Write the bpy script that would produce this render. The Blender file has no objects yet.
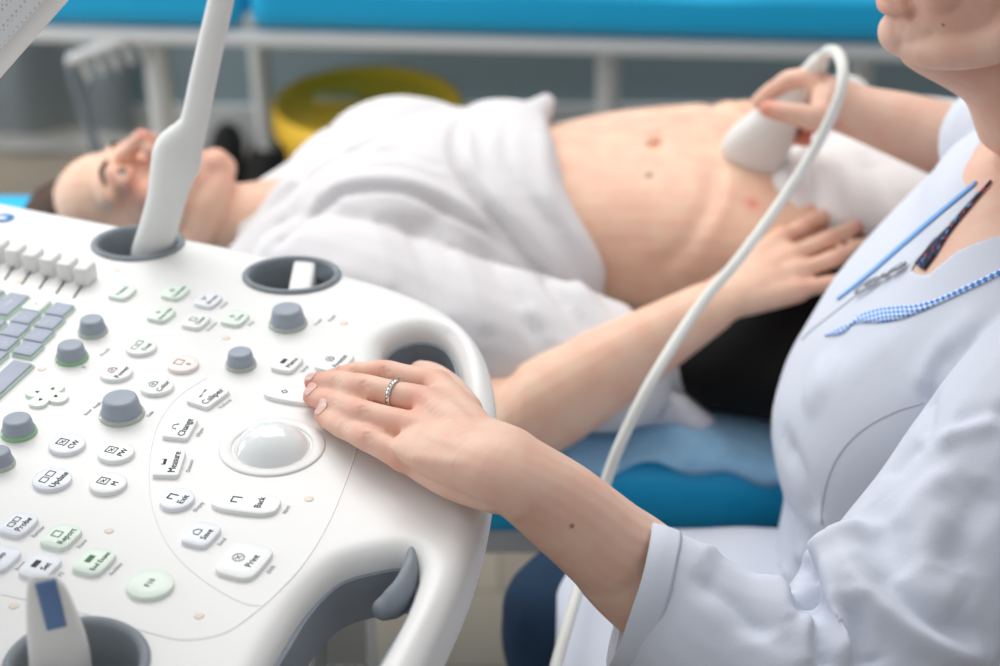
import bpy, bmesh, math, random
import numpy as np
from mathutils import Vector, Matrix
from mathutils.bvhtree import BVHTree

S = bpy.context.scene
COL = S.collection
F = 1900.0                       # focal length in pixels of the 1000x666 frame
CAMZ = 1.61
PITCH = math.radians(30)
C0 = Vector((0, 0, CAMZ))
FWD = Vector((0, math.cos(PITCH), -math.sin(PITCH)))
UPV = Vector((0, math.sin(PITCH), math.cos(PITCH)))
random.seed(4)
rng = np.random.RandomState(7)

# ------------------------------------------------------------------ camera
cd = bpy.data.cameras.new('camera')
cam = bpy.data.objects.new('camera', cd)
COL.objects.link(cam)
cam.location = C0
cam.rotation_euler = (math.radians(90) - PITCH, 0, 0)
cd.sensor_width = 36
cd.lens = F * 36 / 1000
cd.clip_start = 0.05
cd.dof.use_dof = True
cd.dof.focus_distance = 1.355
cd.dof.aperture_fstop = 3.8
S.camera = cam

# ------------------------------------------------------------------ light
S.view_settings.view_transform = 'Standard'
S.view_settings.look = 'None'
S.view_settings.gamma = 1
S.view_settings.use_curve_mapping = False
S.view_settings.exposure = 0.06
w = bpy.data.worlds.new('world')
S.world = w
w.use_nodes = True
w.node_tree.nodes['Background'].inputs[0].default_value = (0.955, 0.972, 1.0, 1)
wn = w.node_tree                                   # the room is brighter towards the window side and the ceiling
_tc = wn.nodes.new('ShaderNodeTexCoord'); _vm = wn.nodes.new('ShaderNodeVectorMath'); _vm.operation = 'DOT_PRODUCT'
_vm.inputs[1].default_value = Vector((-0.45, 0.55, 0.70)).normalized()
_mr = wn.nodes.new('ShaderNodeMapRange'); _mr.inputs[1].default_value = -0.6; _mr.inputs[2].default_value = 1.0
_mr.inputs[3].default_value = 0.25; _mr.inputs[4].default_value = 0.88
wn.links.new(_tc.outputs['Generated'], _vm.inputs[0]); wn.links.new(_vm.outputs['Value'], _mr.inputs[0])
wn.links.new(_mr.outputs[0], wn.nodes['Background'].inputs[1])


def area(name, loc, tgt, sx, sy, power, color):
    l = bpy.data.lights.new(name, 'AREA')
    l.shape = 'RECTANGLE'; l.size = sx; l.size_y = sy; l.energy = power; l.color = color
    o = bpy.data.objects.new(name, l); COL.objects.link(o)
    o.location = loc
    o.rotation_euler = (Vector(tgt) - Vector(loc)).to_track_quat('-Z', 'Y').to_euler()
    return o


area('window_daylight', (-0.7, 3.2, 2.35), (0.0, 1.3, 0.7), 2.4, 1.3, 37, (1.0, 0.985, 0.96))
area('ceiling_light', (-0.1, 2.5, 2.8), (0.0, 2.3, 0.6), 1.8, 1.0, 20, (1.0, 0.98, 0.95))
area('added_fill_left', (-2.6, 2.5, 1.15), (-0.7, 3.3, 0.35), 1.2, 1.2, 26, (0.95, 0.98, 1.0))  # added fill lamp brightening the far-left curtain and wall; no window modelled here


# ------------------------------------------------------------------ helpers
def ray(px, py):
    return Vector(((px - 500) / F, 0, 0)) + UPV * ((333 - py) / F) + FWD


def PZ(px, py, z):
    d = ray(px, py); t = (z - CAMZ) / d.z
    return C0 + d * t


def PY(px, py, Y):
    d = ray(px, py); return C0 + d * (Y / d.y)


def depth(P):
    return (P - C0).dot(FWD)


def PX(P):
    v = P - C0; d = v.dot(FWD)
    return (500 + v.x / d * F, 333 - v.dot(UPV) / d * F)


def lin(c):
    r = []
    for v in c[:3]:
        v = v / 255.0
        r.append(v / 12.92 if v <= 0.04045 else ((v + 0.055) / 1.055) ** 2.4)
    return (r[0], r[1], r[2], 1)


MATS = {}


def mat(name, col, rough=0.5, spec=0.5, metal=0.0, bump=0.0, bscale=80.0, var=0.0, vscale=8.0, sss=0.0,
        trans=0.0, sheen=0.0, coat=0.0, emit=0.0, alpha=1.0, stretch=None):
    if name in MATS: return MATS[name]
    m = bpy.data.materials.new(name); m.use_nodes = True
    nt = m.node_tree; b = nt.nodes['Principled BSDF']
    c = lin(col)
    b.inputs['Base Color'].default_value = c
    b.inputs['Roughness'].default_value = rough
    b.inputs['Specular IOR Level'].default_value = spec
    b.inputs['Metallic'].default_value = metal
    b.inputs['Transmission Weight'].default_value = trans
    b.inputs['Sheen Weight'].default_value = sheen
    b.inputs['Coat Weight'].default_value = coat
    b.inputs['Alpha'].default_value = alpha
    if sss:
        b.inputs['Subsurface Weight'].default_value = sss
        b.inputs['Subsurface Radius'].default_value = (0.01, 0.004, 0.002)
        b.inputs['Subsurface Scale'].default_value = 1.0
    tc = nt.nodes.new('ShaderNodeTexCoord')
    if var:
        n = nt.nodes.new('ShaderNodeTexNoise'); n.inputs['Scale'].default_value = vscale
        n.inputs['Detail'].default_value = 4
        mp = nt.nodes.new('ShaderNodeMapping')
        if stretch: mp.inputs['Scale'].default_value = stretch
        nt.links.new(tc.outputs['Object'], mp.inputs[0]); nt.links.new(mp.outputs[0], n.inputs['Vector'])
        mx = nt.nodes.new('ShaderNodeMix'); mx.data_type = 'RGBA'
        mx.inputs[6].default_value = tuple(max(0, x * (1 - var)) for x in c[:3]) + (1,)
        mx.inputs[7].default_value = tuple(min(1, x * (1 + var)) for x in c[:3]) + (1,)
        nt.links.new(n.outputs[0], mx.inputs[0]); nt.links.new(mx.outputs[2], b.inputs['Base Color'])
    if bump:
        n2 = nt.nodes.new('ShaderNodeTexNoise'); n2.inputs['Scale'].default_value = bscale
        n2.inputs['Detail'].default_value = 3
        nt.links.new(tc.outputs['Object'], n2.inputs['Vector'])
        bp = nt.nodes.new('ShaderNodeBump'); bp.inputs['Strength'].default_value = bump
        bp.inputs['Distance'].default_value = 0.002
        nt.links.new(n2.outputs[0], bp.inputs['Height']); nt.links.new(bp.outputs[0], b.inputs['Normal'])
    MATS[name] = m
    return m


def skin_mat(name, base, red):
    m = bpy.data.materials.new(name); m.use_nodes = True
    nt = m.node_tree; b = nt.nodes['Principled BSDF']
    b.inputs['Roughness'].default_value = 0.5
    b.inputs['Specular IOR Level'].default_value = 0.35
    b.inputs['Subsurface Weight'].default_value = 0.25
    b.inputs['Subsurface Radius'].default_value = (0.012, 0.004, 0.002)
    b.inputs['Subsurface Scale'].default_value = 1.0
    tc = nt.nodes.new('ShaderNodeTexCoord')
    at = nt.nodes.new('ShaderNodeAttribute'); at.attribute_name = 'tint'
    sep = nt.nodes.new('ShaderNodeSeparateColor'); nt.links.new(at.outputs['Color'], sep.inputs[0])
    n = nt.nodes.new('ShaderNodeTexNoise'); n.inputs['Scale'].default_value = 38; n.inputs['Detail'].default_value = 5
    nt.links.new(tc.outputs['Object'], n.inputs['Vector'])
    rmp = nt.nodes.new('ShaderNodeMapRange'); rmp.inputs[1].default_value = 0.35; rmp.inputs[2].default_value = 0.75
    rmp.inputs[3].default_value = 0.0; rmp.inputs[4].default_value = 0.3
    nt.links.new(n.outputs[0], rmp.inputs[0])
    add = nt.nodes.new('ShaderNodeMath'); add.operation = 'ADD'; add.use_clamp = True
    nt.links.new(rmp.outputs[0], add.inputs[0]); nt.links.new(sep.outputs[0], add.inputs[1])
    mx = nt.nodes.new('ShaderNodeMix'); mx.data_type = 'RGBA'
    mx.inputs[6].default_value = lin(base); mx.inputs[7].default_value = lin(red)
    nt.links.new(add.outputs[0], mx.inputs[0])
    mx2 = nt.nodes.new('ShaderNodeMix'); mx2.data_type = 'RGBA'
    mx2.inputs[7].default_value = lin((120, 78, 62))
    nt.links.new(sep.outputs[1], mx2.inputs[0]); nt.links.new(mx.outputs[2], mx2.inputs[6])
    nt.links.new(mx2.outputs[2], b.inputs['Base Color'])
    n2 = nt.nodes.new('ShaderNodeTexVoronoi'); n2.inputs['Scale'].default_value = 900
    nt.links.new(tc.outputs['Object'], n2.inputs['Vector'])
    bp = nt.nodes.new('ShaderNodeBump'); bp.inputs['Strength'].default_value = 0.12
    bp.inputs['Distance'].default_value = 0.0006
    nt.links.new(n2.outputs[0], bp.inputs['Height']); nt.links.new(bp.outputs[0], b.inputs['Normal'])
    return m


def link(name, me, m=None, parent=None, smooth=True):
    o = bpy.data.objects.new(name, me); COL.objects.link(o)
    if m is not None:
        me.materials.clear(); me.materials.append(m)
    if smooth is True:
        me.shade_smooth()
    elif smooth:
        me.shade_smooth(); me.set_sharp_from_angle(angle=math.radians(smooth))
    if parent is not None:
        o.parent = parent
        o.matrix_parent_inverse = parent.matrix_basis.inverted() if parent.parent is None else \
            (parent.parent.matrix_basis @ parent.matrix_parent_inverse @ parent.matrix_basis).inverted()
    return o


def root(name, loc, label, cat, group=None):
    o = bpy.data.objects.new(name, None); COL.objects.link(o)
    o.empty_display_size = 0.05
    o.location = loc; o['label'] = label; o['category'] = cat
    if group: o['group'] = group
    return o


def tag(o, label, cat=None, group=None, kind=None):
    if label: o['label'] = label
    if cat: o['category'] = cat
    if group: o['group'] = group
    if kind: o['kind'] = kind
    return o


def tomesh(bm, name='m'):
    me = bpy.data.meshes.new(name)
    if not any(e.is_boundary for e in bm.edges): bmesh.ops.recalc_face_normals(bm, faces=bm.faces)
    bm.normal_update(); bm.to_mesh(me); bm.free(); return me


def crom(P, n):
    """Catmull-Rom resample of an (k,d) array, n points per span"""
    P = np.asarray(P, float); k = len(P); out = []
    for i in range(k - 1):
        p0 = P[max(i - 1, 0)]; p1 = P[i]; p2 = P[i + 1]; p3 = P[min(i + 2, k - 1)]
        for j in range(n):
            t = j / n
            out.append(0.5 * ((2 * p1) + (-p0 + p2) * t + (2 * p0 - 5 * p1 + 4 * p2 - p3) * t * t + (-p0 + 3 * p1 - 3 * p2 + p3) * t ** 3))
    out.append(P[-1]); return np.array(out)


def ring_loft(bm, rings, caps=True):
    """rings: list of arrays (m,3) -> closed surface"""
    vs = [[bm.verts.new(p) for p in r] for r in rings]
    m = len(vs[0])
    for a, b in zip(vs[:-1], vs[1:]):
        for i in range(m):
            bm.faces.new((a[i], a[(i + 1) % m], b[(i + 1) % m], b[i]))
    if caps:
        for r, rev in ((vs[0], True), (vs[-1], False)):
            c = bm.verts.new(np.mean([np.array(v.co) for v in r], axis=0))
            for i in range(m):
                f = (r[i], r[(i + 1) % m], c)
                bm.faces.new(f[::-1] if rev else f)


def tube(bm, pts, n=6, m=20, ref=(0, 0, 1), caps=True, ends=True):
    """pts: (P, ra[, rb]); ra sideways, rb along ref; rounded ends"""
    A = []
    for p in pts:
        P = p[0]; ra = p[1]; rb = p[2] if len(p) > 2 else ra
        A.append([P[0], P[1], P[2], ra, rb])
    A = crom(A, n)
    if ends:                                 # hemispherical ends
        def endcap(a, b):
            d = a[:3] - b[:3]; L = np.linalg.norm(d); d = d / max(L, 1e-9); r = min(a[3], a[4])
            res = []
            for th in (30, 60, 82):
                t = math.radians(th); q = a.copy(); q[:3] = a[:3] + d * r * math.sin(t)
                q[3] = a[3] * math.cos(t); q[4] = a[4] * math.cos(t); res.append(q)
            return res
        A = np.array(endcap(A[0], A[1])[::-1] + list(A) + endcap(A[-1], A[-2]))
    ref = np.array(ref, float); rings = []
    T = np.gradient(A[:, :3], axis=0)
    th = np.linspace(0, 2 * math.pi, m, endpoint=False)
    for a, t in zip(A, T):
        t = t / (np.linalg.norm(t) + 1e-12)
        s = np.cross(t, ref); L = np.linalg.norm(s)
        if L < 1e-4: s = np.cross(t, (1, 0, 0.01)); L = np.linalg.norm(s)
        s /= L; u = np.cross(s, t)
        rings.append(a[:3] + np.outer(np.cos(th), s) * a[3] + np.outer(np.sin(th), u) * a[4])
    ring_loft(bm, rings, caps)


def ell(bm, c, r, rot=None, seg=24):
    M = Matrix.Translation(Vector(c))
    if rot is not None: M = M @ rot.to_4x4()
    M = M @ Matrix.Diagonal((r[0], r[1], r[2], 1))
    bmesh.ops.create_uvsphere(bm, u_segments=seg, v_segments=seg // 2, radius=1, matrix=M)


def section_loft(bm, secs, n=5, m=40, p=2.0):
    """secs: (center, A vec, B vec) superellipse sections"""
    arr = crom([[*c, *a, *b] for c, a, b in secs], n)
    th = np.linspace(0, 2 * math.pi, m, endpoint=False)
    cs = np.sign(np.cos(th)) * np.abs(np.cos(th)) ** (2 / p); sn = np.sign(np.sin(th)) * np.abs(np.sin(th)) ** (2 / p)
    ring_loft(bm, [q[:3] + np.outer(cs, q[3:6]) + np.outer(sn, q[6:9]) for q in arr])


def fuse(bm, voxel, smooth=6, factor=0.5):
    bmesh.ops.recalc_face_normals(bm, faces=bm.faces)
    me = tomesh(bm)
    o = bpy.data.objects.new('tmp', me); COL.objects.link(o)
    r = o.modifiers.new('r', 'REMESH'); r.mode = 'VOXEL'; r.voxel_size = voxel
    if smooth:
        s = o.modifiers.new('s', 'SMOOTH'); s.iterations = smooth; s.factor = factor
    dg = bpy.context.evaluated_depsgraph_get()
    out = bpy.data.meshes.new_from_object(o.evaluated_get(dg))
    bpy.data.objects.remove(o); bpy.data.meshes.remove(me)
    return out


def getv(me):
    v = np.empty(len(me.vertices) * 3); me.vertices.foreach_get('co', v); return v.reshape(-1, 3)


def getn(me):
    v = np.empty(len(me.vertices) * 3); me.vertex_normals.foreach_get('vector', v); return v.reshape(-1, 3)


def setv(me, v):
    me.vertices.foreach_set('co', v.reshape(-1)); me.update()


def bvh(me):
    return BVHTree.FromPolygons([v.co.copy() for v in me.vertices], [tuple(p.vertices) for p in me.polygons])


def onto(tree, px, py):
    h = tree.ray_cast(C0, ray(px, py).normalized())
    return h[0], h[1]


def densify(pts, step):
    pts = np.asarray(pts, float)
    c = crom(pts, 12); out = [c[0]]; acc = 0
    for a, b in zip(c[:-1], c[1:]):
        acc += np.linalg.norm((b - a)[:2])
        if acc >= step: out.append(b); acc = 0
    out.append(c[-1]); return np.array(out)


def near(v, P):
    """distance and index of nearest polyline sample"""
    D = np.full(len(v), 1e9); I = np.zeros(len(v), int)
    for i, p in enumerate(P):
        d = np.linalg.norm(v - p, axis=1); k = d < D; D[k] = d[k]; I[k] = i
    return D, I


def sculpt(me, ridges):
    """raise (h>0) or sink (h<0) folds along lines lying on the surface; each (points, h, w)"""
    tree = bvh(me); v = getv(me); n = getn(me); off = np.zeros(len(v))
    for pts, h, wd in ridges:
        P = []
        for q in densify(pts, 4):
            hit, _ = onto(tree, q[0], q[1])
            if hit is not None: P.append(np.array(hit))
        if len(P) < 2: continue
        P = np.array(P); D, I = near(v, P)
        t = I / (len(P) - 1); tp = np.clip(np.minimum(t, 1 - t) * 5 + 0.15, 0, 1)
        off += h * tp * np.exp(-(D / wd) ** 2)
    setv(me, v + n * off[:, None])


def noise3(v, scale, seed=0, octaves=2):
    r = np.random.RandomState(seed); out = np.zeros(len(v)); amp = 1
    for o in range(octaves):
        for k in range(6):
            d = r.normal(size=3); d /= np.linalg.norm(d)
            out += amp * np.sin(v @ d * scale * 2 * math.pi * r.uniform(0.6, 1.4) + r.uniform(0, 6.28)) / 6
        amp *= 0.5; scale *= 2
    return out


def ribbon(tree, pts, off=0.001, thick=0.001, step=4, m=3):
    """strip lying on a surface; pts = (px, py, half-width px)"""
    bm = bmesh.new(); uvl = bm.loops.layers.uv.new('uv')
    q = densify(pts, step); T = np.gradient(q[:, :2], axis=0); rows = []
    for a, t in zip(q, T):
        t = t / (np.linalg.norm(t) + 1e-9); nrm = np.array((-t[1], t[0])); row = []
        for j in range(m + 1):
            s = -1 + 2 * j / m; x, y = a[:2] + nrm * a[2] * s
            hit, nn = onto(tree, x, y)
            row.append(None if hit is None else (hit + nn * off, nn))
        if all(r is not None for r in row): rows.append(row)
    runs = [[]]                                    # keep the longest unbroken run
    for r in rows:
        if runs[-1] and (runs[-1][-1][m // 2][0] - r[m // 2][0]).length > .012: runs.append([])
        runs[-1].append(r)
    rows = max(runs, key=len)
    if len(rows) < 2: rows = []
    vs = []; L = 0.0; Ls = []
    prev = None
    for row in rows:
        vs.append([bm.verts.new(r[0]) for r in row])
        cpt = row[m // 2][0]
        if prev is not None: L += (cpt - prev).length
        prev = cpt; Ls.append(L)
    for i in range(len(vs) - 1):
        if (rows[i][m // 2][0] - rows[i + 1][m // 2][0]).length > .012: continue
        for j in range(m):
            f = bm.faces.new((vs[i][j], vs[i][j + 1], vs[i + 1][j + 1], vs[i + 1][j]))
            W = (rows[i][0][0] - rows[i][m][0]).length
            for lp, (a, b) in zip(f.loops, ((i, j), (i, j + 1), (i + 1, j + 1), (i + 1, j))):
                lp[uvl].uv = (Ls[a], W * b / m)
    bmesh.ops.recalc_face_normals(bm, faces=bm.faces)
    if vs and bm.faces:
        bm.faces.ensure_lookup_table()
        fs = list(bm.faces)
        fn = sum((f.normal for f in fs), Vector())
        if fn.dot(C0 - rows[0][0][0]) < 0: bmesh.ops.reverse_faces(bm, faces=fs)
        bmesh.ops.solidify(bm, geom=list(bm.faces), thickness=thick)
    return tomesh(bm)


def tint(me, reds, moles=(), base=0.0):
    v = getv(me); r = np.full(len(v), base); g = np.zeros(len(v))
    for P, rad, s in reds:
        r += s * np.exp(-(np.linalg.norm(v - np.array(P), axis=1) / rad) ** 2)
    for P, rad in moles:
        g += 0.9 * np.exp(-(np.linalg.norm(v - np.array(P), axis=1) / rad) ** 4)
    a = me.color_attributes.new('tint', 'FLOAT_COLOR', 'POINT')
    c = np.zeros((len(v), 4)); c[:, 0] = np.clip(r, 0, 1); c[:, 1] = np.clip(g, 0, 1); c[:, 3] = 1
    a.data.foreach_set('color', c.reshape(-1))


def box(bm, c, s, bev=0.0, rot=None, seg=2):
    M = Matrix.Translation(Vector(c))
    if rot is not None: M = M @ rot.to_4x4()
    r = bmesh.ops.create_cube(bm, size=1, matrix=M @ Matrix.Diagonal((s[0], s[1], s[2], 1)))
    if bev:
        ed = list({e for v in r['verts'] for e in v.link_edges})
        bmesh.ops.bevel(bm, geom=ed, offset=bev, segments=seg, affect='EDGES', profile=0.5)


def lathe(bm, prof, M=None, seg=32, close=True):
    """prof (r, z) list from bottom to top"""
    M = M or Matrix(); rings = []
    for r, z in prof:
        rings.append([M @ Vector((max(r, 1e-5) * math.cos(a), max(r, 1e-5) * math.sin(a), z)) for a in np.linspace(0, 2 * math.pi, seg, endpoint=False)])
    ring_loft(bm, rings, close)


def text_mesh(s, size, extrude=0.00012, align='CENTER'):
    cu = bpy.data.curves.new('t', 'FONT'); cu.body = s; cu.size = size; cu.extrude = extrude
    cu.align_x = align; cu.align_y = 'CENTER'; cu.resolution_u = 3
    o = bpy.data.objects.new('t', cu); COL.objects.link(o)
    dg = bpy.context.evaluated_depsgraph_get()
    me = bpy.data.meshes.new_from_object(o.evaluated_get(dg))
    bpy.data.objects.remove(o); bpy.data.curves.remove(cu)
    return me


def curve_slab(splines, bevel, extrude, res=5):
    """2D outlines (first the outer one, then holes) -> slab mesh around z=0"""
    cu = bpy.data.curves.new('c', 'CURVE'); cu.dimensions = '2D'; cu.fill_mode = 'BOTH'
    cu.bevel_depth = bevel; cu.bevel_resolution = res; cu.extrude = extrude; cu.offset = -bevel
    for pts in splines:
        sp = cu.splines.new('POLY'); sp.points.add(len(pts) - 1)
        for i, p in enumerate(pts): sp.points[i].co = (p[0], p[1], 0, 1)
        sp.use_cyclic_u = True
    o = bpy.data.objects.new('c', cu); COL.objects.link(o)
    dg = bpy.context.evaluated_depsgraph_get()
    me = bpy.data.meshes.new_from_object(o.evaluated_get(dg))
    bpy.data.objects.remove(o); bpy.data.curves.remove(cu)
    bm = bmesh.new(); bm.from_mesh(me); bmesh.ops.remove_doubles(bm, verts=bm.verts, dist=1e-5)
    bmesh.ops.recalc_face_normals(bm, faces=bm.faces); bm.to_mesh(me); bm.free()
    return me


def closed(P, n=8):
    P = np.asarray(P, float); k = len(P); out = []
    for i in range(k):
        p0, p1, p2, p3 = P[i - 1], P[i], P[(i + 1) % k], P[(i + 2) % k]
        for j in range(n):
            t = j / n
            out.append(0.5 * ((2 * p1) + (-p0 + p2) * t + (2 * p0 - 5 * p1 + 4 * p2 - p3) * t * t + (-p0 + 3 * p1 - 3 * p2 + p3) * t ** 3))
    return np.array(out)


# ------------------------------------------------------------------ materials
M_console = mat('console_plastic', (233, 232, 230), 0.38, 0.4, var=0.012, vscale=3)
M_button = mat('button_plastic', (240, 242, 240), 0.35, 0.5)
M_buttong = mat('button_green_tint', (230, 241, 230), 0.35, 0.5)
M_buttonb = mat('button_blue_tint', (236, 239, 245), 0.35, 0.5)
M_buttonp = mat('button_peach', (244, 232, 226), 0.35, 0.5)
M_knob = mat('knob_rubber', (158, 167, 179), 0.55, 0.35, bump=0.15, bscale=600)
M_knobring = mat('knob_ring', (214, 224, 214), 0.15, 0.7, trans=0.3)
M_knobring2 = mat('knob_ring_green', (165, 212, 165), 0.2, 0.6, trans=0.2)
M_key = mat('key_grey', (160, 167, 184), 0.45, 0.4)
M_keybase = mat('key_base', (205, 228, 210), 0.35, 0.5)
M_ink = mat('ink', (45, 50, 52), 0.7)
M_inkg = mat('ink_green', (70, 125, 85), 0.7)
M_inkl = mat('ink_light', (178, 182, 186), 0.7)
M_inkw = mat('ink_white', (240, 242, 245), 0.6)
M_inko = mat('ink_orange', (215, 130, 80), 0.6)
M_inkb = mat('ink_blue', (20, 120, 190), 0.5)
M_cup = mat('cup_grey', (186, 194, 201), 0.45, 0.4)
M_liner = mat('liner_grey', (134, 142, 151), 0.5, 0.35)
M_dark = mat('slot_dark', (30, 32, 34), 0.6)
M_ball = mat('trackball_white', (240, 243, 243), 0.12, 0.6, coat=0.4)
M_seam = mat('seam_grey', (232, 231, 230), 0.6)
M_brass = mat('inset_dot', (234, 218, 202), 0.5)
M_probe = mat('probe_plastic', (226, 225, 221), 0.42, 0.4)
M_probe2 = mat('endocavity_plastic', (230, 230, 227), 0.4, 0.4)
M_blue = mat('mattress_vinyl', (36, 186, 238), 0.4, 0.45, bump=0.1, bscale=14, var=0.06, vscale=5)
M_rail = mat('bed_frame_paint', (222, 222, 220), 0.35, 0.5)
M_wall = mat('wall_paint', (150, 166, 172), 0.85, 0.2, var=0.05, vscale=2)
M_curtain = mat('curtain_cloth', (205, 218, 226), 0.9, 0.1, var=0.04, vscale=3)
M_yellow = mat('yellow_plastic', (250, 200, 52), 0.45, 0.4, var=0.04)
M_towel = mat('blue_towel', (160, 208, 245), 0.95, 0.1, bump=0.8, bscale=140, var=0.16, vscale=60, sheen=0.3)
M_shirt = mat('shirt_cotton', (219, 216, 217), 0.9, 0.15, bump=0.15, bscale=300)
M_coat = mat('coat_cotton', (209, 214, 226), 0.75, 0.2, bump=0.12, bscale=700)
M_white = mat('white_cloth', (238, 235, 234), 0.9, 0.15, bump=0.15, bscale=200)
M_black = mat('black_trousers', (16, 16, 18), 0.85, 0.2)
M_jeans = mat('denim', (44, 64, 88), 0.9, 0.15, bump=0.3, bscale=500, var=0.3, vscale=14)
M_steel = mat('steel', (170, 172, 176), 0.22, 0.5, metal=1.0)
M_gold = mat('ring_silver', (235, 232, 226), 0.15, 0.5, metal=1.0)
M_hair = mat('hair_brown', (72, 50, 38), 0.6, 0.3, var=0.4, vscale=60, stretch=(0.2, 1, 1))
M_nail = mat('fingernail', (238, 184, 170), 0.28, 0.5, sss=0.2)
M_nail2 = mat('fingernail_patient', (212, 128, 118), 0.28, 0.5)
M_eye = mat('eye_white', (215, 210, 208), 0.2, 0.5)
M_iris = mat('eye_iris', (82, 62, 48), 0.2, 0.5)
M_cable = mat('cable_rubber', (224, 224, 218), 0.45, 0.4)
M_rubber = mat('caster_rubber', (40, 42, 45), 0.6)
M_clear = mat('clear_acrylic', (228, 230, 230), 0.25, 0.6, trans=0.5)
M_label = mat('probe_label_blue', (92, 122, 166), 0.4)
M_skinD = skin_mat('skin_clinician', (232, 196, 175), (214, 128, 106))
M_skinP = skin_mat('skin_patient', (236, 200, 174), (222, 120, 104))


def floor_mat():
    m = bpy.data.materials.new('floor_vinyl'); m.use_nodes = True; nt = m.node_tree
    b = nt.nodes['Principled BSDF']; b.inputs['Roughness'].default_value = 0.45
    tc = nt.nodes.new('ShaderNodeTexCoord')
    br = nt.nodes.new('ShaderNodeTexBrick'); br.inputs['Scale'].default_value = 1.0
    br.inputs['Brick Width'].default_value = 1.2; br.inputs['Row Height'].default_value = 0.16
    br.inputs['Mortar Size'].default_value = 0.002
    br.inputs['Color1'].default_value = lin((158, 146, 130)); br.inputs['Color2'].default_value = lin((144, 132, 118))
    br.inputs['Mortar'].default_value = lin((110, 100, 90))
    nt.links.new(tc.outputs['Object'], br.inputs[0]); nt.links.new(br.outputs[0], b.inputs['Base Color'])
    return m


def gingham_mat():
    m = bpy.data.materials.new('gingham_piping'); m.use_nodes = True; nt = m.node_tree
    b = nt.nodes['Principled BSDF']; b.inputs['Roughness'].default_value = 0.85
    uv = nt.nodes.new('ShaderNodeUVMap'); uv.uv_map = 'uv'
    mp = nt.nodes.new('ShaderNodeMapping'); mp.inputs['Scale'].default_value = (1, 1, 1)
    ch = nt.nodes.new('ShaderNodeTexChecker'); ch.inputs['Scale'].default_value = 260; mp.inputs['Location'].default_value = (0, 0, .0011)
    mp.inputs['Rotation'].default_value = (0, 0, math.radians(45))
    ch.inputs['Color1'].default_value = lin((70, 130, 215)); ch.inputs['Color2'].default_value = lin((215, 230, 248))
    nt.links.new(uv.outputs[0], mp.inputs[0]); nt.links.new(mp.outputs[0], ch.inputs[0])
    nt.links.new(ch.outputs[0], b.inputs['Base Color'])
    return m


def floral_mat():
    m = bpy.data.materials.new('floral_print'); m.use_nodes = True; nt = m.node_tree
    b = nt.nodes['Principled BSDF']; b.inputs['Roughness'].default_value = 0.8
    tc = nt.nodes.new('ShaderNodeTexCoord'); v = nt.nodes.new('ShaderNodeTexVoronoi')
    v.inputs['Scale'].default_value = 320
    r = nt.nodes.new('ShaderNodeValToRGB'); e = r.color_ramp.elements
    e[0].color = lin((20, 26, 52)); e[0].position = 0.0; e[1].color = lin((34, 44, 84)); e[1].position = 0.45
    for p, c in ((0.6, (70, 130, 180)), (0.72, (22, 28, 50)), (0.82, (170, 60, 70)), (0.9, (24, 30, 56))):
        k = e.new(p); k.color = lin(c)
    r.color_ramp.interpolation = 'CONSTANT'
    s = nt.nodes.new('ShaderNodeSeparateColor')
    nt.links.new(tc.outputs['Object'], v.inputs[0]); nt.links.new(v.outputs['Color'], s.inputs[0])
    nt.links.new(s.outputs[0], r.inputs[0]); nt.links.new(r.outputs[0], b.inputs['Base Color'])
    return m


def grille_mat():
    m = bpy.data.materials.new('monitor_grille'); m.use_nodes = True; nt = m.node_tree
    b = nt.nodes['Principled BSDF']; b.inputs['Roughness'].default_value = 0.45
    tc = nt.nodes.new('ShaderNodeTexCoord'); v = nt.nodes.new('ShaderNodeTexVoronoi')
    v.inputs['Scale'].default_value = 300; v.inputs['Randomness'].default_value = 0.0
    l = nt.nodes.new('ShaderNodeMath'); l.operation = 'LESS_THAN'; l.inputs[1].default_value = 0.27
    mx = nt.nodes.new('ShaderNodeMix'); mx.data_type = 'RGBA'
    mx.inputs[6].default_value = lin((234, 235, 235)); mx.inputs[7].default_value = lin((190, 193, 195))
    nt.links.new(tc.outputs['Object'], v.inputs[0]); nt.links.new(v.outputs['Distance'], l.inputs[0])
    nt.links.new(l.outputs[0], mx.inputs[0]); nt.links.new(mx.outputs[2], b.inputs['Base Color'])
    return m


M_floor = floor_mat(); M_ging = gingham_mat(); M_floral = floral_mat(); M_grille = grille_mat()

# ================================================================== SETTING
bm = bmesh.new(); box(bm, (0, 1.5, -0.03), (6.4, 5.4, 0.06))
tag(link('floor', tomesh(bm), M_floor, smooth=False), 'beige wood-look vinyl floor', kind='structure')
WY = 3.54
bm = bmesh.new(); box(bm, (0, WY + 0.05, 1.4), (6.4, 0.1, 2.8))
tag(link('wall_back', tomesh(bm), M_wall, smooth=False), 'grey painted wall behind the second couch', kind='structure')
bm = bmesh.new(); box(bm, (0, WY - 0.008, 0.05), (6.4, 0.016, 0.1), 0.004)
tag(link('baseboard_back', tomesh(bm), M_rail, smooth=False), 'white baseboard along the back wall', kind='structure')


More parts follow.
